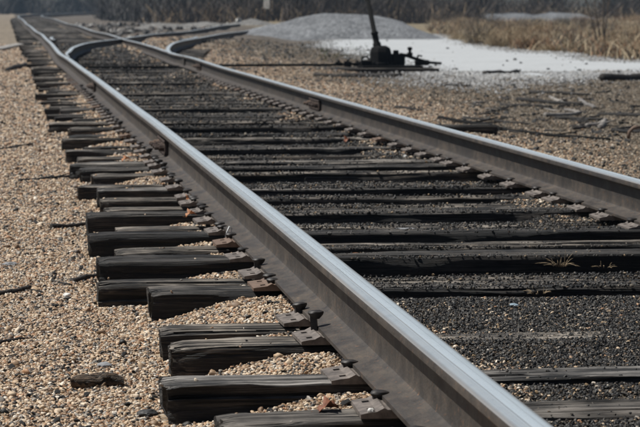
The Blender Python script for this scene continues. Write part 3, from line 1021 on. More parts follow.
def top_z(x, y):
    """ground or tie top, whichever is higher, and whether it is a tie"""
    g = ground_z(x, y)
    on = np.zeros(len(x), bool); zt = g.copy()
    k = np.searchsorted(tie_rows[:, 1], y)
    k = np.clip(k, 0, len(tie_rows) - 1)
    T = tie_rows[k]
    turn = np.array([t[2] for t in TIES])[k]
    dy = np.tan(np.radians(turn)) * (x - T[:, 2])
    ins = (y > T[:, 0] + dy - .005) & (y < T[:, 1] + dy + .005) & (x > T[:, 2] - .01) & (x < 2.8)
    hi = ins & (T[:, 3] > g - .002)
    zt[hi] = T[hi, 3]
    return zt, hi


def field(x0, x1, y0, y1, dens, yref=8.0, fall=1.6, xr=None):
    """random points over a strip, thinning with distance"""
    out = []
    ys = np.arange(y0, y1, .5)
    for a in ys:
        d = dens * min(1, (yref / a)) ** fall
        xb = x1 if xr is None else min(x1, xr(a))
        if xb <= x0: continue
        n = int(d * .5 * (xb - x0))
        out.append(np.stack([rng.uniform(x0, xb, n), rng.uniform(a, min(a + .5, y1), n)], -1))
    return np.concatenate(out)


C_tan = pebble_collection('tan_pebbles', M['peb_tan'])
C_drk = pebble_collection('dark_pebbles', M['peb_dark'], ang=.10)
C_gry = pebble_collection('grey_pebbles', M['peb_grey'], ang=.06)
C_clk = pebble_collection('clinkers', M['clinker'], ang=.2)


def sizes(y, lo, hi, yref=8.0, p=.55):
    s = lo + (hi - lo) * rng.random(len(y)) ** 1.6
    return s * np.maximum(1, y / yref) ** p


# left shoulder, and the fill between the tie ends
q = field(-.75, .93, 4.6, 60, 32000, 8.0, 2.2)
z, on = top_z(q[:, 0], q[:, 1])
S = sizes(q[:, 1], 0.0038, .0112, 8.0, .62)
S = np.where(rng.random(len(q)) < .007, S * rng.uniform(1.5, 2.3, len(q)), S)
# a tongue of darker cinders creeps in close to the rail
keep = ~on & (rng.random(len(q)) > .0)
few = on & (rng.random(len(q)) < .002)
keep |= few
Pt = np.stack([q[:, 0], q[:, 1], z + S * rng.uniform(-.05, .42, len(q)) * np.where(on, .4, 1)], -1)
keep &= in_view(Pt, 230)
scatter('tan_gravel', Pt[keep], S[keep], C_tan, 'tan pea gravel along the left shoulder and between tie ends', 'gravel')
# between the rails
q = field(.90, 2.42, 4.3, 58, 26000, 8.0, 2.2)
z, on = top_z(q[:, 0], q[:, 1])
S = sizes(q[:, 1], .0038, .0105, 8.0, .85)
cov = .05 + .36 * sstep(fbm(q[:, 0] * 1.6, q[:, 1] * 2.2, 61) * 1.4 + .4)
cov = np.where(q[:, 1] < 5.9, .03, np.where(q[:, 1] < 7.25, .35 + .5 * sstep(fbm(q[:, 0] * 3, q[:, 1] * 3, 66) + .5), cov))
keep = ~on | (rng.random(len(q)) < cov)
tanz = (fbm(q[:, 0] * 2.3, q[:, 1] * 1.4, 71) + 1.1 * sstep((q[:, 0] - 1.95) / .35) + .75 * sstep((1.25 - q[:, 0]) / .3)) > .72
tanz &= ~on
Pt = np.stack([q[:, 0], q[:, 1], z + S * rng.uniform(-.05, .42, len(q)) * np.where(on, .4, 1)], -1)
v = in_view(Pt, 180)
mixr = rng.random(len(q)) < np.where((fbm(q[:, 0] * 1.3, q[:, 1] * 1.7, 77) > .1), .5, .3)
tanz |= (rng.random(len(q)) < .10) & ~on
scatter('dark_ballast', Pt[keep & v & ~(tanz & mixr)], S[keep & v & ~(tanz & mixr)], C_drk, 'dark grey cinder ballast filling the track between the rails', 'ballast', .9)
scatter('mixed_gravel', Pt[keep & v & tanz & mixr], S[keep & v & tanz & mixr], C_tan, 'tan gravel drifted against the rails inside the track', 'gravel')
# right of the line
q = field(2.40, 9.0, 8.5, 62, 15000, 9.0, 1.75, lambda a: .27 * a + .5)
q = q[(q[:, 1] < 34) | ((q[:, 0] < 8) & (q[:, 0] < 4.9 + .048 * q[:, 1]))]
z, on = top_z(q[:, 0], q[:, 1])
S = sizes(q[:, 1], .004, .0105, 9.0, .6)
Pt = np.stack([q[:, 0], q[:, 1], z + S * rng.uniform(-.05, .5, len(q))], -1)
wob = fbm(q[:, 0] * .8, q[:, 1] * .5, 81)
tn = rng.random(len(q)) < 1 / (1 + np.exp((q[:, 0] + wob * .9 - .03 * q[:, 1] - 2.5) * 3.0))
v = in_view(Pt, 120) & ~on
thin = rng.random(len(q)) < .4
scatter('tan_gravel_strip', Pt[v & tn], S[v & tn], C_tan, 'tan gravel strip outside the right-hand rail', 'gravel')
scatter('yard_gravel', Pt[v & ~tn & thin], S[v & ~tn & thin], C_gry, 'grey-brown gravel and dirt of the yard on the right', 'gravel')
# black clinkers strewn over the shoulder
q = field(-.3, .75, 4.8, 40, 130, 8, .8)
z, on = top_z(q[:, 0], q[:, 1])
S = (.007 + .016 * rng.random(len(q)) ** 3) * np.maximum(1, q[:, 1] / 12)
dens = fbm(q[:, 0] * 1.2, q[:, 1] * .9, 91) > -.15
k = ~on & dens
scatter('clinker', np.stack([q[:, 0], q[:, 1], z + .006], -1)[k], S[k], C_clk, 'black clinker lumps strewn over the left gravel shoulder', 'clinker')
q = field(2.5, 9, 9, 60, 22, 12, .5, lambda a: .27 * a + .5)
q = q[(q[:, 1] < 33) | (q[:, 0] < 4.7 + .05 * q[:, 1])]
z, on = top_z(q[:, 0], q[:, 1])
S = (.014 + .034 * rng.random(len(q)) ** 2.5) * np.maximum(1, q[:, 1] / 25)
scatter('yard_litter', np.stack([q[:, 0], q[:, 1], z + .008], -1), S, C_clk, 'dark chips and clinker littering the yard on the right', 'clinker')

# stones strewn along the ragged edge of the lot
rg = np.array(ring)
k = rng.integers(0, len(rg), 12000)
q = rg[k] + rng.normal(0, 1, (12000, 2)) * np.array([.2, .65])
z = ground_z(q[:, 0], q[:, 1]); S = .012 + .028 * rng.random(len(q)) ** 2.5
pal = pebble_mat('pale_stone', [(0, (.20, .19, .175)), (.15, (.32, .318, .31)), (.5, (.40, .40, .40)), (.9, (.24, .22, .19))])
qq = np.array([spot(a, b, -.07)[:2] for a, b in zip(490 + 48 * rng.normal(0, 1, 9000), 73 + np.abs(rng.normal(0, 8, 9000)))])
k = fbm(qq[:, 0] * 1.2, qq[:, 1] * .4, 17) > -.15
q = np.concatenate([q, qq[k]]); z = ground_z(q[:, 0], q[:, 1]); S = np.concatenate([S, .010 + .018 * rng.random(int(k.sum())) ** 2])
scatter('lot_edge_stones', np.stack([q[:, 0], q[:, 1], np.maximum(z, -.052) + .006], -1), S, pebble_collection('pale_stones', pal, ang=.12), 'pale stones scattered along the ragged edge of the lot', 'gravel')
q = np.array([spot(random.uniform(345, 650), random.uniform(37, 74), -.05)[:2] for _ in range(60)])
scatter('lot_litter', np.array([(a, b, -.045) for a, b in q]), .02 + .06 * rng.random(len(q)) ** 3, C_clk, 'dark specks of clinker strewn over the pale lot', 'clinker')

# rubble and spoil lying about between the diverging track and the thicket
q = np.stack([rng.uniform(3.2, 13, 1500), rng.uniform(56, 122, 1500)], -1)
dl_ = left_c(q[:, 1]) + shift(q[:, 1])
ok = ((q[:, 0] > dl_ + 2.2) | ((q[:, 0] < dl_ - .7) & (q[:, 0] > right_c(q[:, 1]) + .6))) & (fbm(q[:, 0] * .5, q[:, 1] * .25, 44) > -.1) & ~((q[:, 1] < 84) & (q[:, 0] > 5.2))
q = q[ok]
z = ground_z(q[:, 0], q[:, 1])
M['rubble'] = pebble_mat('rubble_stone', [(0, (.03, .027, .024)), (.3, (.10, .09, .08)), (.5, (.05, .042, .035)), (.75, (.19, .18, .165)), (.92, (.10, .065, .045))])
scatter('rubble', np.stack([q[:, 0], q[:, 1], z + .03], -1), .07 + .26 * rng.random(len(q)) ** 2.5, pebble_collection('rubble_stones', M['rubble'], ang=.18), 'dark rubble strewn between the diverging track and the thicket', 'rubble')

#DETAILS
# ------------------------------------------------------------------ switch stand
S0 = spot(379.5, 67.5, .0)
st = empty('switch_stand', (S0.x, 34.0, .0))
st.scale = (1.22, 1.22, 1.22)
tag(st, 'black iron switch stand with a leaning mast, on long ties before the pale lot', 'switch stand')
b = MB(); b.box((.10, 0, .012), (.66, .50, .022), bev=.004); b.build('base_plate', M['iron'], st)
b = MB()
n = 8
for (hw, hd, z) in ((.125, .15, .022), (.125, .15, .05), (.112, .135, .06), (.110, .13, .17), (.095, .11, .215), (.055, .07, .238)):
    for i in range(n):
        a = math.pi / 8 + i * math.pi / 4
        b.V.append((hw * math.copysign(min(1, abs(math.cos(a)) * 1.08), math.cos(a)), hd * math.copysign(min(1, abs(math.sin(a)) * 1.08), math.sin(a)), z))
for l in range(5):
    for i in range(n): b.F.append((l * n + i, l * n + (i + 1) % n, l * n + n + (i + 1) % n, l * n + n + i))
b.F.append(tuple(range(5 * n, 6 * n)))
hs = b.build('housing', M['iron'], st)
for sx in (-.09, .09):
    for sy in (-.12, .12):
        b = MB(); b.lathe((sx, sy, .05), [(.02, 0), (.02, .014), (.012, .02)], 6); b.build('bolt', M['iron'], hs)
lean = Vector((-.205, .02, 1)).normalized()
b = MB(); p0 = Vector((-.03, 0, .20))
b.tube([p0, p0 + lean * .07, p0 + lean * .072, p0 + lean * .16, p0 + lean * .162, p0 + lean * .19, p0 + lean * .192, p0 + lean * 1.55], [.046, .044, .034, .034, .040, .040, .0275, .021], 12)
b.build('mast', M['iron'], st, True)
b = MB(); b.lathe(p0 + lean * 1.55, [(.021, 0), (.03, .02), (.026, .05), (.008, .07)], 10); b.build('mast_cap', M['iron'], st, True)
b = MB(); b.box((.185, .0, .085), (.15, .16, .13), bev=.018); b.box((.16, -.05, .165), (.06, .05, .05), bev=.01); b.build('crank_case', M['iron'], st)
b = MB(); b.tube([(.20, -.06, .14), (.28, -.07, .13), (.36, -.06, .10), (.52, -.05, .055), (.66, -.04, .045)], [.022, .02, .018, .016, .014], 8); lv = b.build('throw_lever', M['iron'], st, True)
b = MB(); b.lathe((.31, -.065, .125), [(.028, 0), (.034, .03), (.016, .045), (.016, .06), (.026, .07), (.028, .09), (.012, .10)], 10); b.build('lever_latch', M['iron'], lv, True)
b = MB(); b.box((.47, .10, .05), (.16, .06, .06), bev=.012); b.tube([(.40, .1, .06), (.43, .1, .13), (.47, .1, .12)], .012, 6); b.build('foot_latch', M['iron'], st)
b = MB(); b.box((-.17, -.06, .05), (.12, .09, .07), bev=.012); b.tube([(-.22, -.06, .07), (-.2, -.06, .115), (-.16, -.06, .12), (-.13, -.06, .09)], .011, 6); b.build('crank_arm', M['iron'], st)
# rods under the rails
rd = empty('connecting_rod', (.86, 34.0, .02))
tag(rd, 'black iron rod running from the switch blades to the switch stand', 'switch rod')
b = MB(); b.tube([(0, 0, .0), (1.3, 0, -.004), (1.65, .0, .012), (3.4, -.02, .02), (S0.x - .86 - .18, -.05, .035)], .017, 8); b.build('rod', M['iron'], rd, True)
for xx, hgt in ((S0.x - 1.30, .075), (S0.x - 1.18, .05), (S0.x - 1.42, .055)):
    b = MB(); b.box((xx, -.03, .03), (.10, .07, hgt), Euler((0, random.uniform(-.2, .2), random.uniform(-.3, .3))), .012)
    b.lathe((xx, -.03, .03 + hgt / 2), [(.018, 0), (.018, .018), (.01, .024)], 6)
    b.build('clevis', M['iron'], rd)
b = MB(); b.box((.02, 0, .03), (.07, .08, .05), bev=.01); b.build('rod_end', M['iron'], rd)

# ------------------------------------------------------------------ sticks, boards, scraps
def gz(x, y): return float(ground_z(np.array([x]), np.array([y]))[0])


def stick(px0, py0, px1, py1, r, mat, name, label, cat, bow=.0, taper=.6, group=None, n=9, lift=0.0, level=-.078):
    a, c = spot(px0, py0, level), spot(px1, py1, level)
    L = (c - a).length
    side = (c - a).cross(Vector((0, 0, 1))).normalized()
    s = random.random() * 90
    mid = (a + c) / 2
    pts, rad = [], []
    for i in range(n):
        t = i / (n - 1)
        p = a.lerp(c, t) + side * (bow * L * math.sin(math.pi * t) + .012 * L * float(vnoise(t * 3.1, s)))
        p.z = gz(p.x, p.y) + r * .55 + .004 + lift * math.sin(math.pi * t) + .3 * r * float(vnoise(t * 4, s + 7))
        pts.append(p - mid); rad.append(r * (1 - (1 - taper) * t) * (1 + .22 * float(vnoise(t * 6, s + 3))))
    b = MB(); b.tube(pts, rad, 7)
    if r < .02 and L > .3:
        k = n // 2
        b.tube([pts[k], pts[k] + Vector((L * .10, L * .05, r)), pts[k] + Vector((L * .17, L * .11, r * 2))], [r * .5, r * .35, r * .2], 5)
    o = b.build(name, mat, None, True)
    o.location = mid
    return tag(o, label, cat, group)


stick(-6, 295, 30, 288, .010, M['stick'], 'stick', 'dark charred stick entering from the left edge, level with the short black tie', 'stick', .05)
stick(30, 290, 43, 291.5, .005, M['stick'], 'stick', 'thin dark twig beside the charred stick on the left gravel', 'stick')
stick(72, 283, 99, 277, .009, M['stick'], 'stick', 'thick dark stick poking out from the end of the split dark tie', 'stick', .0, .9)
stick(55, 279, 72, 286, .005, M['stick'], 'stick', 'thin bent twig beside the stick at the split tie', 'stick', .15)
stick(20, 183, 80, 176.5, .010, M['stick'], 'stick', 'long straight dark rod lying towards the tie ends on the left', 'stick', 0, .85)
stick(-4, 149.5, 33, 144.5, .010, M['stick'], 'stick', 'dark rod on the far gravel entering from the left edge', 'stick', 0, .85)
stick(7, 72, 24, 67, .035, M['stick'], 'stick', 'dark pole end lying on blurred gravel left of the switch', 'stick', 0, 1.3)
stick(0, 342, 24, 338, .006, M['stick'], 'stick', 'thin dark root on the near gravel at the left edge', 'stick', .05)
stick(52, 230, 88, 226, .012, M['stick'], 'stick', 'dark splinter heap beside the tarry tie end on the left', 'stick', .03)
# right-hand yard
Y_ = 'sticks and scrap in the yard on the right'
stick(314, 77.5, 402, 78.5, .03, M['stick'], 'pole', 'long dark pole lying in front of the switch stand', 'pole', .01, .8)
stick(225, 69.2, 340, 69.5, .025, M['stick'], 'pole', 'dark pole lying left of the switch stand, towards the right rail', 'pole', .0, .9)
stick(439, 123, 502, 132, .017, M['iron'], 'iron_bar', 'dark iron bar lying beside the right rail past the raised tie end', 'iron bar', .01, 1)
stick(500, 131.5, 610, 142, .012, M['iron'], 'iron_bar', 'long thin dark bar beside the right rail, nearest the camera', 'iron bar', .01, 1)
stick(465, 120.5, 530, 126, .012, M['stick'], 'stick', 'thin dark stick on tan gravel behind the iron bar', 'stick', .02)
stick(544, 118, 566, 111.5, .020, M['stick_pale'], 'driftwood', 'pale curved piece of bleached wood in the yard', 'driftwood', .14, .6)
stick(588, 128, 603, 122.5, .018, M['stick_pale'], 'driftwood', 'pale short branch leaning beside an upright chip on the right', 'driftwood', .03, .8)
stick(601, 130, 606, 122.5, .022, M['stick_pale'], 'driftwood', 'pale stubby wood chip, rightmost of the bleached pieces', 'driftwood', 0, .9)
stick(578, 100, 592, 109, .020, M['stick_pale'], 'driftwood', 'pale grey slat pointing at the camera in the debris', 'driftwood', .0, .9)
stick(550, 99, 566, 103.5, .018, M['stick_pale'], 'driftwood', 'small pale stick in the dark debris left of the slat', 'driftwood', .0, .9)
stick(518, 101.5, 584, 104.5, .024, M['stick'], 'branch', 'long dark branch at the back of the debris', 'branch', .03)
stick(530, 95, 590, 97, .022, M['stick'], 'branch', 'dark branch farthest back in the debris', 'branch', -.02)
stick(500, 106.5, 552, 107.5, .018, M['stick'], 'branch', 'thin dark branch left in the debris', 'branch', .03)
stick(556, 119.5, 604, 121.5, .018, M['stick'], 'branch', 'dark branch behind the two pale chips', 'branch', .02)
stick(600, 115, 652, 117.5, .018, M['stick'], 'branch', 'straight dark branch running out at the right edge', 'branch', .0, .9)
stick(602, 83.5, 655, 81.5, .055, M['stick'], 'log', 'dark log lying at the edge of the pale lot, far right', 'log', .0, .9)
stick(484, 76.6, 517, 75.4, .045, M['stick'], 'log', 'flat dark timber on the near edge of the pale lot', 'log', .0, .9)
stick(612, 133, 660, 134.5, .016, M['stick'], 'branch', 'dark thin branch beneath the red hook at the right edge', 'branch', .03)
stick(396, 111, 421, 112.5, .016, M['stick'], 'stick', 'short dark stick behind the raised tie ends', 'stick', .02)
stick(440, 88, 470, 89.5, .018, M['stick'], 'stick', 'small dark stick on the grey gravel right of the stand', 'stick', .02)
for k in range(44):
    px, py = random.uniform(455, 640), 92 + 42 * random.random() ** .8
    a = random.uniform(-.12, .12)
    ln = random.uniform(8, 26)
    stick(px, py, px + ln, py + ln * a, random.uniform(.006, .014), M['stick'] if random.random() < .8 else M['stick_pale'], 'twig', 'small twig in the yard debris, XTW%d from the left' % int(px * 10), 'twig', random.uniform(-.1, .1), .5, 'twigs scattered over the yard')
_sh = sorted((o for o in bpy.data.objects if 'XTW' in str(o.get('label', ''))), key=lambda o: int(o['label'].split('XTW')[1].split()[0]))
for _i, o in enumerate(_sh):
    o['label'] = ' '.join(ORD[_i] if x.startswith('XTW') else x for x in o['label'].split())
# red bent bracket at the right edge
p = spot(628, 138, -.07)
b = MB(); b.tube([(0, 0, 0), (.01, .0, .05), (.035, 0, .075), (.08, 0, .082)], [.013, .013, .012, .010], 8)
o = b.build('bent_bracket', M['plate_red'], None, True); o.location = (p.x, p.y, gz(p.x, p.y) + .0)
tag(o, 'rusty red bent iron hook standing up at the right edge', 'scrap iron')
# pale plank far left
a, c = spot(-4, 50.5, -.07), spot(21, 45.2, -.07)
mid = (a + c) / 2; d = (c - a)
b = MB(); b.box((0, 0, 0), (d.length, .26, .05), bev=.006)
o = b.build('plank', M['board']); o.location = (mid.x, mid.y, gz(mid.x, mid.y) + .03); o.rotation_euler = (0, 0, math.atan2(d.y, d.x))
tag(o, 'pale bleached plank on the gravel at the far left edge', 'plank')


def lump(name, px, py, size, mat, label, cat, flat=.5, level=-.075, rz=0.0, rough=.18, z=None):
    bm = bmesh.new(); bmesh.ops.create_icosphere(bm, subdivisions=3, radius=.5)
    s = random.random() * 80
    for v in bm.verts:
        d = v.co.normalized()
        f = 1 + rough * (float(fbm(d.x * 1.7 + s, d.y * 1.7 + d.z * 1.3, 5, 3)) * 1.6)
        v.co = Vector((d.x * size[0] * f, d.y * size[1] * f, max(-.3, d.z) * size[2] * f)) * .5
    me = bpy.data.meshes.new(name); bm.to_mesh(me); bm.free(); me.materials.append(mat)
    o = bpy.data.objects.new(name, me); col.objects.link(o)
    p = spot(px, py, level)
    o.location = (p.x, p.y, (gz(p.x, p.y) + .004 if z is None else z) + size[2] * .2); o.rotation_euler = (0, 0, rz)
    return tag(o, label, cat)


# bark chunk: a split, ridged piece with a hollow
b = MB()
n1, n2 = 16, 9
for i in range(n1 + 1):
    t = i / n1
    for j in range(n2):
        a = -.2 + math.pi * 1.35 * j / (n2 - 1)
        r_ = (.018 + .007 * float(vnoise(t * 6, j * .8, 3)) + .004 * float(vnoise(t * 15, j * 1.7, 6))) * (.45 + .55 * math.sin(math.pi * min(1, max(0.05, t * .95 + .03))) ** .5)
        b.V.append(((t - .5) * .125, math.cos(a) * r_ * 1.1 + .006 * math.sin(t * 4), math.sin(a) * r_ + .005))
for i in range(n1):
    for j in range(n2 - 1): b.F.append((i * n2 + j, i * n2 + j + 1, (i + 1) * n2 + j + 1, (i + 1) * n2 + j))
    b.F.append((i * n2 + n2 - 1, i * n2, (i + 1) * n2, (i + 1) * n2 + n2 - 1))
b.F += [tuple(range(n2)), tuple(range(n1 * n2 + n2 - 1, n1 * n2 - 1, -1))]
p = spot(97, 384, -.075)
o = b.build('bark_chunk', M['bark'], None, True); o.location = (p.x, p.y, gz(p.x, p.y) + .009); o.rotation_euler = (0, 0, R(4))
tag(o, 'ridged brown chunk of bark on the near left gravel', 'bark')
lump('stone', 104, 363, (.040, .05, .016), M['stone_grey'], 'flat grey stone behind the bark chunk on the left gravel', 'stone')
lump('stone', 67, 294, (.026, .03, .018), M['stone_white'], 'white stone beside the charred stick', 'stone')
lump('stone', 10, 264, (.055, .05, .016), M['stone_grey'], 'flat grey stone at the left edge above the charred stick', 'stone')
lump('stone', 371, 413, (.014, .014, .012), M['stone_white'], 'small white pebble sitting on a tie plate at the bottom', 'stone', level=.01, z=.012)
lump('stone', 118, 90.5, (.03, .04, .03), M['stone_white'], 'white stone resting against the left rail near the farther joint', 'stone', level=.0, z=.0)
lump('stone', 405, 157, (.022, .03, .018), M['stone_white'], 'pale stone against the foot of the right rail', 'stone', level=.0, z=.0)
lump('stone', 46, 104, (.03, .05, .03), M['stone_white'], 'white stone left of the farther tie ends', 'stone')
lump('stone', 344, 238, (.022, .02, .014), M['stone_white'], 'pale stone inside the track beside the near left rail', 'stone', level=-.05)
lump('scrap', 514, 305, (.026, .03, .010), M['blue'], 'small pale blue scrap lying on the dark ballast', 'litter', level=.006, z=.004)
lump('brick_piece', 52, 114.5, (.10, .12, .05), M['plate_red'], 'broken reddish lump beside the farther tie ends on the left', 'rubble')
lump('clinker_lump', 147, 413, (.05, .05, .022), M['clinker'], 'black clinker lump by the end of the grey-topped tie', 'clinker')
lump('wood_flake', 406, 229, (.07, .08, .006), M['stone_grey'], 'pale grey flake on a tie inside the track', 'litter', level=.0, z=.0, rough=.5)


def leaf(loc, size, mat, label, rot, curl=1.0, group=None):
    """a lobed, curled oak leaf with a stalk"""
    b = MB()
    n, m = 13, 5
    for i in range(n):
        t = i / (n - 1)
        w = (.06 + .30 * math.sin(math.pi * t ** .8)) * (1 + .45 * math.sin(t * 19)) * (1 - .3 * t)
        for j in range(m):
            u = -1 + 2 * j / (m - 1)
            b.V.append((t * size, u * w * size, size * (.16 * curl * math.sin(t * 3.4) + .28 * curl * abs(u) ** 1.5 * w * 2 + .05 * math.sin(9 * t + 3 * u))))
    for i in range(n - 1):
        for j in range(m - 1): b.F.append((i * m + j, i * m + m + j, i * m + m + j + 1, i * m + j + 1))
    o = b.build('leaf', mat, None, True)
    sm = o.modifiers.new('thickness', 'SOLIDIFY'); sm.thickness = size * .012
    b = MB(); b.tube([(0, 0, 0), (-size * .12, size * .02, size * .03), (-size * .26, size * .03, size * .10)], [size * .016, size * .012, size * .010], 5)
    b.build('stalk', mat, o, True)
    o.location = loc; o.rotation_euler = rot
    return tag(o, label, 'leaf', group)


p = spot(318, 409, .0); leaf((p.x, p.y, -.008), .052, M['leaf'], 'curled red-brown oak leaf lying on the bottom tie', (.1, -.1, .15), 1.3)
p = spot(206, 403, -.06); leaf((p.x, p.y - .005, -.052), .055, M['leaf'], 'red-brown leaf leaning on the shaded face of the grey-topped tie', (.3, -.95, .4), 1.0)
p = spot(186, 218, .0); leaf((p.x, p.y, .004), .045, M['leaf_pale'], 'orange leaf scrap on a tie beside the rail, left of a tie plate', (.1, -.2, .3), 1.4)
p = spot(188, 203, .0); leaf((p.x, p.y, .006), .04, M['leaf_pale'], 'orange leaf scrap caught behind a tie plate farther up', (.2, -.2, 1.3), 1.4)
p = spot(345, 144, -.02); leaf((p.x, p.y, -.01), .05, M['leaf'], 'brown leaf between the rails near the right rail', (.2, -.3, .8), 1.5)
p = spot(122, 162, .0); leaf((p.x, p.y, .004), .05, M['leaf_pale'], 'orange leaf on a tie end near the closer left rail joint', (.1, -.2, .3), 1.2)


def weed(name, px, py, h, n, mat, label, level=-.03, spread=.6):
    p = spot(px, py, level); b = MB()
    for k in range(n):
        a = random.uniform(0, 6.28); l = h * random.uniform(.3, 1.0) if k else h
        ln = random.uniform(.2, 1.4) * spread if k else .08
        q = Vector((math.cos(a) * .02, math.sin(a) * .02, 0))
        pts = [q + Vector((math.cos(a) * ln * l * t ** 1.4, math.sin(a) * ln * l * t ** 1.4, l * (t - .45 * ln * t * t))) for t in (0, .3, .6, .85, 1)]
        b.tube(pts, [.0011, .0010, .0008, .0006, .0003], 4)
    o = b.build(name, mat, None, True); o.location = (p.x, p.y, p.z - .004)
    return tag(o, label, 'weed')


weed('dry_weed', 560, 265, .055, 26, M['twig_tan'], 'dry straw-coloured weed with one upright stem between the rails', -.02, 1.5)
weed('dry_weed', 605, 266, .02, 12, M['twig_tan'], 'low dry weed right of the upright straw weed', -.02, 1.6)
weed('dry_weed', 538, 292, .02, 14, M['twig_tan'], 'small flattened dry weed below the upright straw weed', .0, 1.6)
p = spot(350, 256, -.01)
b = MB(); b.tube([(-.03, 0, .004), (.02, .0, .010), (.05, 0, .006), (.058, 0, -.012), (.055, 0, -.03)], [.0016] * 5, 5)
o = b.build('straw', M['leaf_pale'], None, True); o.location = p
tag(o, 'bent orange straw beside the near left rail', 'straw')
p = spot(226, 237, .015)
b = MB(); b.tube([(0, 0, 0), (.004, .0, .018), (.012, .0, .036), (.020, 0, .030), (.017, 0, .012)], [.004, .003, .003, .003, .002], 6)
o = b.build('plastic_strip', M['white'], None, True); o.location = (p.x, p.y, p.z)
tag(o, 'looped white strip standing up beside a spike on the left', 'litter')

# ------------------------------------------------------------------ brush, trees and the far background
def ribbons(pts, wid, up=None):
    """pts (n,k,3) stems, wid (n,k): crossed flat stems as quads"""
    n, k, _ = pts.shape
    d = pts[:, -1] - pts[:, 0]
    ang = rng.random(n) * np.pi
    side = np.stack([np.cos(ang), np.sin(ang), np.zeros(n)], -1)
    V = np.concatenate([pts - side[:, None] * wid[..., None], pts + side[:, None] * wid[..., None]], 2).reshape(n, k, 2, 3)
    I = np.arange(n * k * 2).reshape(n, k, 2)
    F = np.stack([I[:, :-1, 0], I[:, :-1, 1], I[:, 1:, 1], I[:, 1:, 0]], -1).reshape(-1, 4)
    return V.reshape(-1, 3), F


def stems(n, base_r, h, spread, w, seed, droop=.25, k=5):
    r = np.random.default_rng(seed)
    a = r.random(n) * 6.283; rr = base_r * np.sqrt(r.random(n))
    b = np.stack([np.cos(a) * rr, np.sin(a) * rr, np.zeros(n)], -1)
    hh = h * (.45 + .55 * r.random(n)) * (1 - .35 * (rr / max(base_r, 1e-6)) ** 2)
    ln = spread * (.2 + r.random(n))
    a2 = a + r.normal(0, .8, n)
    t = np.linspace(0, 1, k)
    P_ = b[:, None, :] + np.stack([np.cos(a2)[:, None] * (ln * hh)[:, None] * t ** 1.5, np.sin(a2)[:, None] * (ln * hh)[:, None] * t ** 1.5, hh[:, None] * (t - droop * ln[:, None] * t * t)], -1)
    P_ = P_ + r.normal(0, .03, P_.shape) * hh[:, None, None] * t[None, :, None]
    W_ = w * (1 - .8 * t)[None, :] * (.6 + .8 * r.random(n))[:, None]
    # side twigs
    m = n * 3
    i = r.integers(0, n, m); j = r.integers(1, k - 1, m)
    p0 = P_[i, j]
    dr = r.normal(0, 1, (m, 3)); dr[:, 2] = np.abs(dr[:, 2]) + .3
    dr /= np.linalg.norm(dr, axis=1, keepdims=True)
    l2 = h * .28 * (.3 + r.random(m))
    Q = p0[:, None] + dr[:, None] * (l2[:, None] * np.linspace(0, 1, 3))[..., None]
    Wq = np.full((m, 3), w * .5) * np.array([1, .7, .2])
    V1, F1 = ribbons(P_, W_); V2, F2 = ribbons(Q, Wq)
    return np.concatenate([V1, V2]), np.concatenate([F1, F2 + len(V1)])


def copy_tree(o, loc, rz, sc_, label, group):
    r_ = o.copy(); col.objects.link(r_)
    r_.location = loc; r_.rotation_euler = (0, 0, rz); r_.scale = sc_
    r_['label'] = label; r_['group'] = group
    for ch in o.children:
        c = ch.copy(); col.objects.link(c); c.parent = r_
    return r_


# shrubs of the dry field: stems + leafy tips
SHRUB = []
for k, (mat, mt2) in enumerate(((M['twig_tan'], M['field']), (M['twig'], M['twig_tan']), (M['twig_grey'], M['field']), (M['twig_tan'], M['twig_red']))):
    V, F = stems(150, .30, 1.0, .8, .007, 40 + k, .35)
    V2, F2 = stems(140, .40, .75, 1.1, .008, 60 + k, .4)
    SHRUB.append((V, F, mat, V2, F2, mt2))


def shrub(px, py, h, w, k, label, level=-.08):
    p = spot(px, py, level)
    root = empty('shrub', (p.x, p.y, gz(p.x, p.y) - .01), random.random() * 6)
    V, F, m1, V2, F2, m2 = SHRUB[k]
    key = 'shrub_%d' % k
    if key not in bpy.data.meshes:
        o1 = fast_mesh(key, V, F, m1); o2 = fast_mesh(key + 'b', V2, F2, m2)
        me1, me2 = o1.data, o2.data
        bpy.data.objects.remove(o1); bpy.data.objects.remove(o2)
        me1.name = key; me2.name = key + 'b'; me1.use_fake_user = me2.use_fake_user = True
    for nm, me_ in (('stems', bpy.data.meshes[key]), ('dry_foliage', bpy.data.meshes[key + 'b'])):
        o = bpy.data.objects.new(nm, me_); col.objects.link(o); o.parent = root
    root.scale = (w, w, h)
    return tag(root, label, 'shrub', 'dry shrubs beyond the pale lot')


shrub(458, 41, .5, .6, 0, 'tan dry shrub at the right foot of the gravel mound')
shrub(478, 45, .95, .9, 2, 'large grey-tan shrub at the back edge of the pale lot')
shrub(505, 48, .75, .9, 0, 'rounded straw-coloured shrub right of the large grey-tan one')
shrub(532, 50, .62, .8, 3, 'reddish-tan shrub at the middle of the lot edge')
shrub(553, 52, .30, .7, 0, 'low tan shrub left of the bare sapling')
shrub(575, 50, .5, .7, 2, 'grey shrub just left of the bare sapling')
shrub(622, 55, .55, .8, 3, 'russet shrub right of the bare sapling')
shrub(642, 57, .5, .8, 0, 'tan shrub at the right edge behind the lot')
for k in range(46):
    px = 440 + 260 * ((k * .618) % 1); py = random.uniform(20, 42); kk = random.randrange(4); hh = random.uniform(.35, .8)
    shrub(px, py, hh, random.uniform(.7, 1.4), kk, '%s %s shrub, %s from the left in the dry field behind the lot' % ('low' if hh < .5 else 'taller', ['straw-coloured', 'brown', 'grey-tan', 'russet-tipped'][kk], 'XORD%d' % int(px * 10)))
shrub(12.0 / 12 * 598, 74.5, .10, .35, 0, 'low clump of dry grass on the near edge of the lot')

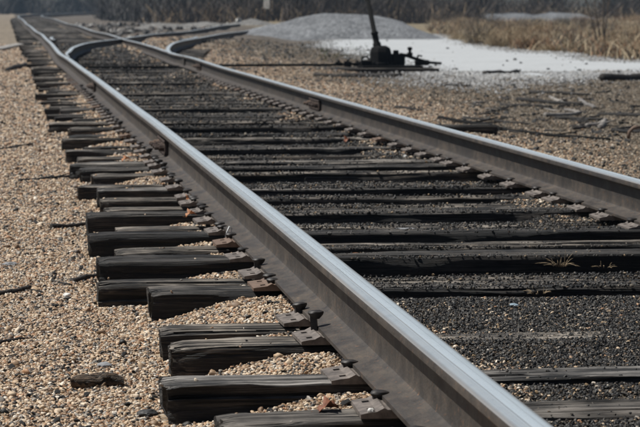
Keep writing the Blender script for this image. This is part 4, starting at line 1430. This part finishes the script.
_sh = sorted((o for o in bpy.data.objects if 'XORD' in str(o.get('label', ''))), key=lambda o: int(o['label'].split('XORD')[1].split()[0]))
for _i, o in enumerate(_sh):
    w_ = o['label'].split(); o['label'] = ' '.join(ORD[_i] if x.startswith('XORD') else x for x in w_)
# grass of the field
n = 42000
pp = []
while len(pp) < n:
    px, py = random.uniform(430, 760), 14 + 50 * random.random() ** 1.3
    lim = np.interp(px, [430, 455, 480, 512, 566, 600, 650, 760], [33, 38, 45, 50, 53, 59, 61, 64])
    if py < lim:
        p = spot(px, py, -.08); pp.append((p.x, p.y))
pp = np.array(pp)
z = ground_z(pp[:, 0], pp[:, 1])
h = .08 + .27 * rng.random(n) ** 1.7
a = rng.random(n) * 6.283; ln = rng.random(n) * 1.5
t = np.linspace(0, 1, 3)
P_ = np.stack([pp[:, 0:1] + np.cos(a)[:, None] * (ln * h)[:, None] * t ** 1.6, pp[:, 1:2] + np.sin(a)[:, None] * (ln * h)[:, None] * t ** 1.6, z[:, None] - .01 + h[:, None] * t], -1)
W_ = (.012 * (1 - .8 * t))[None] * (.6 + rng.random(n))[:, None]
sel = rng.random(n)
for nm, mk_, m_, lb in (('dry_grass', sel < .62, M['field'], 'straw-coloured dry grass of the field behind the lot'), ('russet_grass', (sel >= .62) & (sel < .8), M['twig_red'], 'russet dry grass mixed into the field behind the lot'), ('grey_grass', sel >= .8, M['twig_grey'], 'grey-brown dead weeds of the field behind the lot')):
    V, F = ribbons(P_[mk_], W_[mk_])
    tag(fast_mesh(nm, V, F, m_), lb, 'dry grass', kind='stuff')
# ragged fringe of low grass at the left foot of the mound, beside the stand
pp = np.array([spot(random.uniform(320, 372), random.uniform(46, 62), -.08)[:2] for _ in range(150)])
keepm = np.array([(p[1] < 60) for p in pp])
z = ground_z(pp[:, 0], pp[:, 1]); n = len(pp)
h = .03 + .07 * rng.random(n)
P_ = np.stack([np.repeat(pp[:, 0:1], 3, 1) + rng.normal(0, .02, (n, 3)), np.repeat(pp[:, 1:2], 3, 1), z[:, None] + h[:, None] * t], -1)
V, F = ribbons(P_, (.010 * (1 - .7 * t))[None] * np.ones((n, 1)))
tag(fast_mesh('lot_edge_grass', V, F, M['weed']), 'thin dry grass left of the switch stand', 'dry grass', kind='stuff')

# bare sapling by the lot
p = spot(603, 50.5, -.08)
sp = empty('sapling', (p.x, p.y, gz(p.x, p.y)))
tag(sp, 'bare sapling with three thin dark stems at the back of the lot', 'sapling')
for k, (dx, hh) in enumerate(((-.38, 1.9), (-.16, 1.7), (.02, 2.2), (.07, 1.6))):
    b = MB()
    pts = [Vector((.05 * k - .1 + dx * t_ * 1.2 + .03 * math.sin(t_ * 7 + k), .04 * math.sin(k * 2 + t_ * 3), hh * t_)) for t_ in (0, .15, .3, .5, .7, .85, 1)]
    b.tube(pts, [.017, .015, .013, .011, .008, .005, .002], 6)
    b.build('trunk', M['twig_sap'], sp, True)
    tw = []
    for q in range(24):
        j = random.randint(1, 5); f_ = random.random()
        p0 = pts[j].lerp(pts[j + 1], f_); d = Vector((random.gauss(0, 1), random.gauss(0, 1), random.uniform(.3, 1.4))).normalized()
        l = random.uniform(.12, .45)
        tw.append([tuple(p0 + d * (l * u) + Vector((0, 0, .03 * u * u))) for u in (0, .5, 1)])
    V, F = ribbons(np.array(tw), np.array([[.005, .004, .0015]] * len(tw)))
    o = fast_mesh('twigs', V, F, M['twig_sap']); o.parent = sp


# trees
def bare_tree(seed, H, mat_t, mat_c):
    r = random.Random(seed)
    tb = MB(); tw = []
    def grow(p, d, l, rad, lev):
        pts = [p]; rr = [rad]
        for i in range(4):
            d = (d + Vector((r.gauss(0, .12), r.gauss(0, .12), .06))).normalized()
            p = p + d * (l / 4); pts.append(p); rr.append(rad * (1 - .14 * (i + 1)))
        if lev < 3: tb.tube(pts, rr, 6 if lev < 2 else 4, lev == 0)
        else: tw.append([tuple(pts[0]), tuple(pts[2]), tuple(pts[4])])
        if lev >= 4: return
        for i in range(5 if lev == 0 else 4):
            q = pts[r.randint(1 if lev else 2, 4)]
            nd = (d + Vector((r.gauss(0, .75), r.gauss(0, .75), r.uniform(-.1, .5)))).normalized()
            grow(q, nd, l * r.uniform(.5, .75), rr[-1] * .7, lev + 1)
    grow(Vector((0, 0, 0)), Vector((0, 0, 1)), H * .45, H * .016, 0)
    # low suckers so that the foot of the wood is not empty
    root = empty('bare_tree')
    tb.build('trunk', mat_t, root, True)
    V, F = ribbons(np.array(tw), np.array([[.03, .022, .008]] * len(tw)))
    o = fast_mesh('crown', V, F, mat_c); o.parent = root
    return tag(root, 'bare tree', 'tree')


def leafy_tree(seed, H, mat_t, mat_c):
    r = np.random.default_rng(seed)
    root = empty('evergreen_tree')
    b = MB(); b.tube([(0, 0, 0), (.05, 0, H * .3), (0, .05, H * .6), (0, 0, H * .95)], [H * .016, H * .013, H * .008, .01], 7)
    for k in range(26):
        z_ = H * (.06 + .82 * k / 26); a_ = k * 2.4; L_ = H * .24 * (1 - z_ / H) + .3
        b.tube([(0, 0, z_), (math.cos(a_) * L_ * .6, math.sin(a_) * L_ * .6, z_ + L_ * .12), (math.cos(a_) * L_, math.sin(a_) * L_, z_ + L_ * .1)], [.035, .02, .008], 4)
    b.build('trunk', mat_t, root, True)
    n = 2600
    zz = H * (.02 + .98 * r.random(n) ** 1.15)
    R_ = (H * .23 * (1 - zz / H) ** .8 + .18) * (.65 + .5 * np.abs(vnoise(zz * 1.3, r.random(n) * 6, seed)))
    a = r.random(n) * 6.283; q = np.sqrt(.25 + .75 * r.random(n)) * R_
    c = np.stack([np.cos(a) * q, np.sin(a) * q, zz], -1)
    d1 = r.normal(0, 1, (n, 3)); d1 /= np.linalg.norm(d1, axis=1, keepdims=True)
    d2 = np.cross(d1, r.normal(0, 1, (n, 3))); d2 /= np.linalg.norm(d2, axis=1, keepdims=True)
    s = (.10 + .16 * r.random(n))[:, None]
    V = np.stack([c - d1 * s, c + d2 * s * .45, c + d1 * s, c - d2 * s * .45], 1).reshape(-1, 3)
    o = fast_mesh('crown', V, np.arange(4 * n).reshape(n, 4), mat_c); o.parent = root
    return tag(root, 'dark evergreen tree', 'tree')


TB = [bare_tree(3 + i, 6 + .7 * i, M['trunk'], M['twig_grey'] if i % 2 else M['twig']) for i in range(4)]
TE = [leafy_tree(13 + i, 5.5 + .8 * i, M['trunk'], M['needle']) for i in range(3)]
BACK = [(-70, 235), (-30, 250), (-8, 268), (3, 282), (14, 288)]
FRONT = [(13, 268), (9.2, 235), (7.2, 195), (6.0, 160), (7.0, 138), (11, 128), (16, 127), (22, 131), (29, 150), (38, 158), (52, 160), (75, 160)]


def along(line, n, depth, jit=1.5):
    P_ = np.array(line, float); seg = np.linalg.norm(np.diff(P_, axis=0), axis=1); c = np.concatenate([[0], np.cumsum(seg)])
    u = (np.arange(n) + .5 + rng.uniform(-.35, .35, n)) / n * c[-1]
    x = np.interp(u, c, P_[:, 0]); y = np.interp(u, c, P_[:, 1])
    dx = np.interp(u + .5, c, P_[:, 0]) - x; dy = np.interp(u + .5, c, P_[:, 1]) - y
    l = np.hypot(dx, dy) + 1e-6
    w = depth * rng.random(n)
    return x - dy / l * w + rng.normal(0, jit * .2, n), y + dx / l * w


def place(protos, pts, label, group, s0=.75, s1=1.2, used=set()):
    for i, (x, y) in enumerate(pts):
        o = protos[random.randrange(len(protos))]
        s_ = random.uniform(s0, s1)
        loc = (float(x), float(y), gz(x, y) - .1)
        if o.name not in used:
            used.add(o.name)
            o.location = loc; o.rotation_euler = (0, 0, random.random() * 6); o.scale = (s_, s_, s_); o['label'] = label; o['group'] = group
        else:
            copy_tree(o, loc, random.random() * 6, (s_, s_, s_), label, group)


place(TE, list(zip(*along(BACK, 34, 14))), 'dark evergreen tree in the hazy wood at the far end of the line', 'dark evergreens of the far wood')
place(TE, list(zip(*[v + np.array([4, 6])[i] for i, v in enumerate(along(FRONT[:5], 22, 8))])), 'dark evergreen tree beside the far bend of the track', 'dark evergreens by the far bend')
place(TB, list(zip(*along(FRONT[4:], 44, 16))), 'bare leafless tree in the brown thicket behind the yard', 'bare trees behind the yard')
place(TE, list(zip(*[v + np.array([0, 18])[i] for i, v in enumerate(along(FRONT[4:], 34, 14))])), 'dark evergreen tree behind the bare trees', 'dark evergreens behind the bare trees')


def thicket(name, line, n, depth, h, mat, label, w=.03):
    x, y = along(line, n, depth)
    P1, W1 = [], []
    a = rng.random(n) * 6.283; hh = h * (.35 + .65 * rng.random(n)); ln = rng.random(n) ** .7 * 1.3
    t = np.linspace(0, 1, 4); z = ground_z(x, y) - .05
    P_ = np.stack([x[:, None] + np.cos(a)[:, None] * (ln * hh)[:, None] * t ** 1.5, y[:, None] + np.sin(a)[:, None] * (ln * hh)[:, None] * t ** 1.5, z[:, None] + hh[:, None] * t], -1)
    P_ = P_ + rng.normal(0, .16, P_.shape) * t[None, :, None]
    V, F = ribbons(P_, (w * (1 - .7 * t))[None] * (.5 + rng.random(n))[:, None])
    return tag(fast_mesh(name, V, F, mat), label, 'thicket', kind='stuff')


thicket('far_thicket', BACK, 6000, 10, 3.0, M['twig_grey'], 'dark thicket at the foot of the far wood', .05)
thicket('bend_thicket', FRONT[:5], 6000, 7, 2.4, M['twig_grey'], 'grey thicket beside the far bend of the track', .035)
thicket('brown_thicket', FRONT[4:], 9000, 9, 1.9, M['twig'], 'brown thicket along the back of the yard', .03)
thicket('tan_brush', FRONT[4:], 3000, 6, 1.1, M['twig_tan'], 'tan brush along the back of the yard', .025)

# small things against the thicket
p = spot(265.5, 9, .67)
Yp = 118.0
sg = empty('sign', ((265.5 - 5) / 2600 * Yp, Yp, -.08))
tag(sg, 'small whitish sign on a post before the brown thicket', 'sign')
b = MB(); b.box((0, .03, .75), (.05, .05, 1.6), bev=.006); b.build('post', M['stick'], sg)
b = MB(); b.box((0, -.01, 1.02), (.5, .02, .52), bev=.006); b.build('panel', M['board'], sg); sg.rotation_euler = (0, 0, R(-62))
Yp = 112.0
b = MB(); b.lathe((0, 0, 0), [(.075, 0), (.095, .18), (.10, .185), (.10, .2), (.09, .2), (.07, .02)], 16)
o = b.build('bucket', M['stone_white'], None, True); x_ = (235.5 - 5) / 2600 * Yp
hm = .40
o.location = (x_, Yp - 8.2, .22); o.rotation_euler = (R(80), 0, .4)
o.location.x = (235.5 - 5) / 2600 * (Yp - 8.2)
tag(o, 'small pale bucket tipped over on the dark ballast heap', 'bucket')

# thin haze over the far end
HAZE = 0.00035
if HAZE > 0:
    b = MB(); b.box((0, 150, 6.5), (500, 420, 16))
    hz = b.build('haze', None); hm_ = bpy.data.materials.new('haze'); hm_.use_nodes = True
    nt = hm_.node_tree; nt.nodes.remove(nt.nodes['Principled BSDF'])
    pv = nt.nodes.new('ShaderNodeVolumePrincipled'); pv.inputs['Color'].default_value = (.6, .78, 1, 1); pv.inputs['Density'].default_value = HAZE
    nt.links.new(pv.outputs[0], nt.nodes['Material Output'].inputs['Volume']); hz.data.materials.append(hm_)
    tag(hz, 'thin blue haze over the far end of the line', 'haze', kind='stuff')
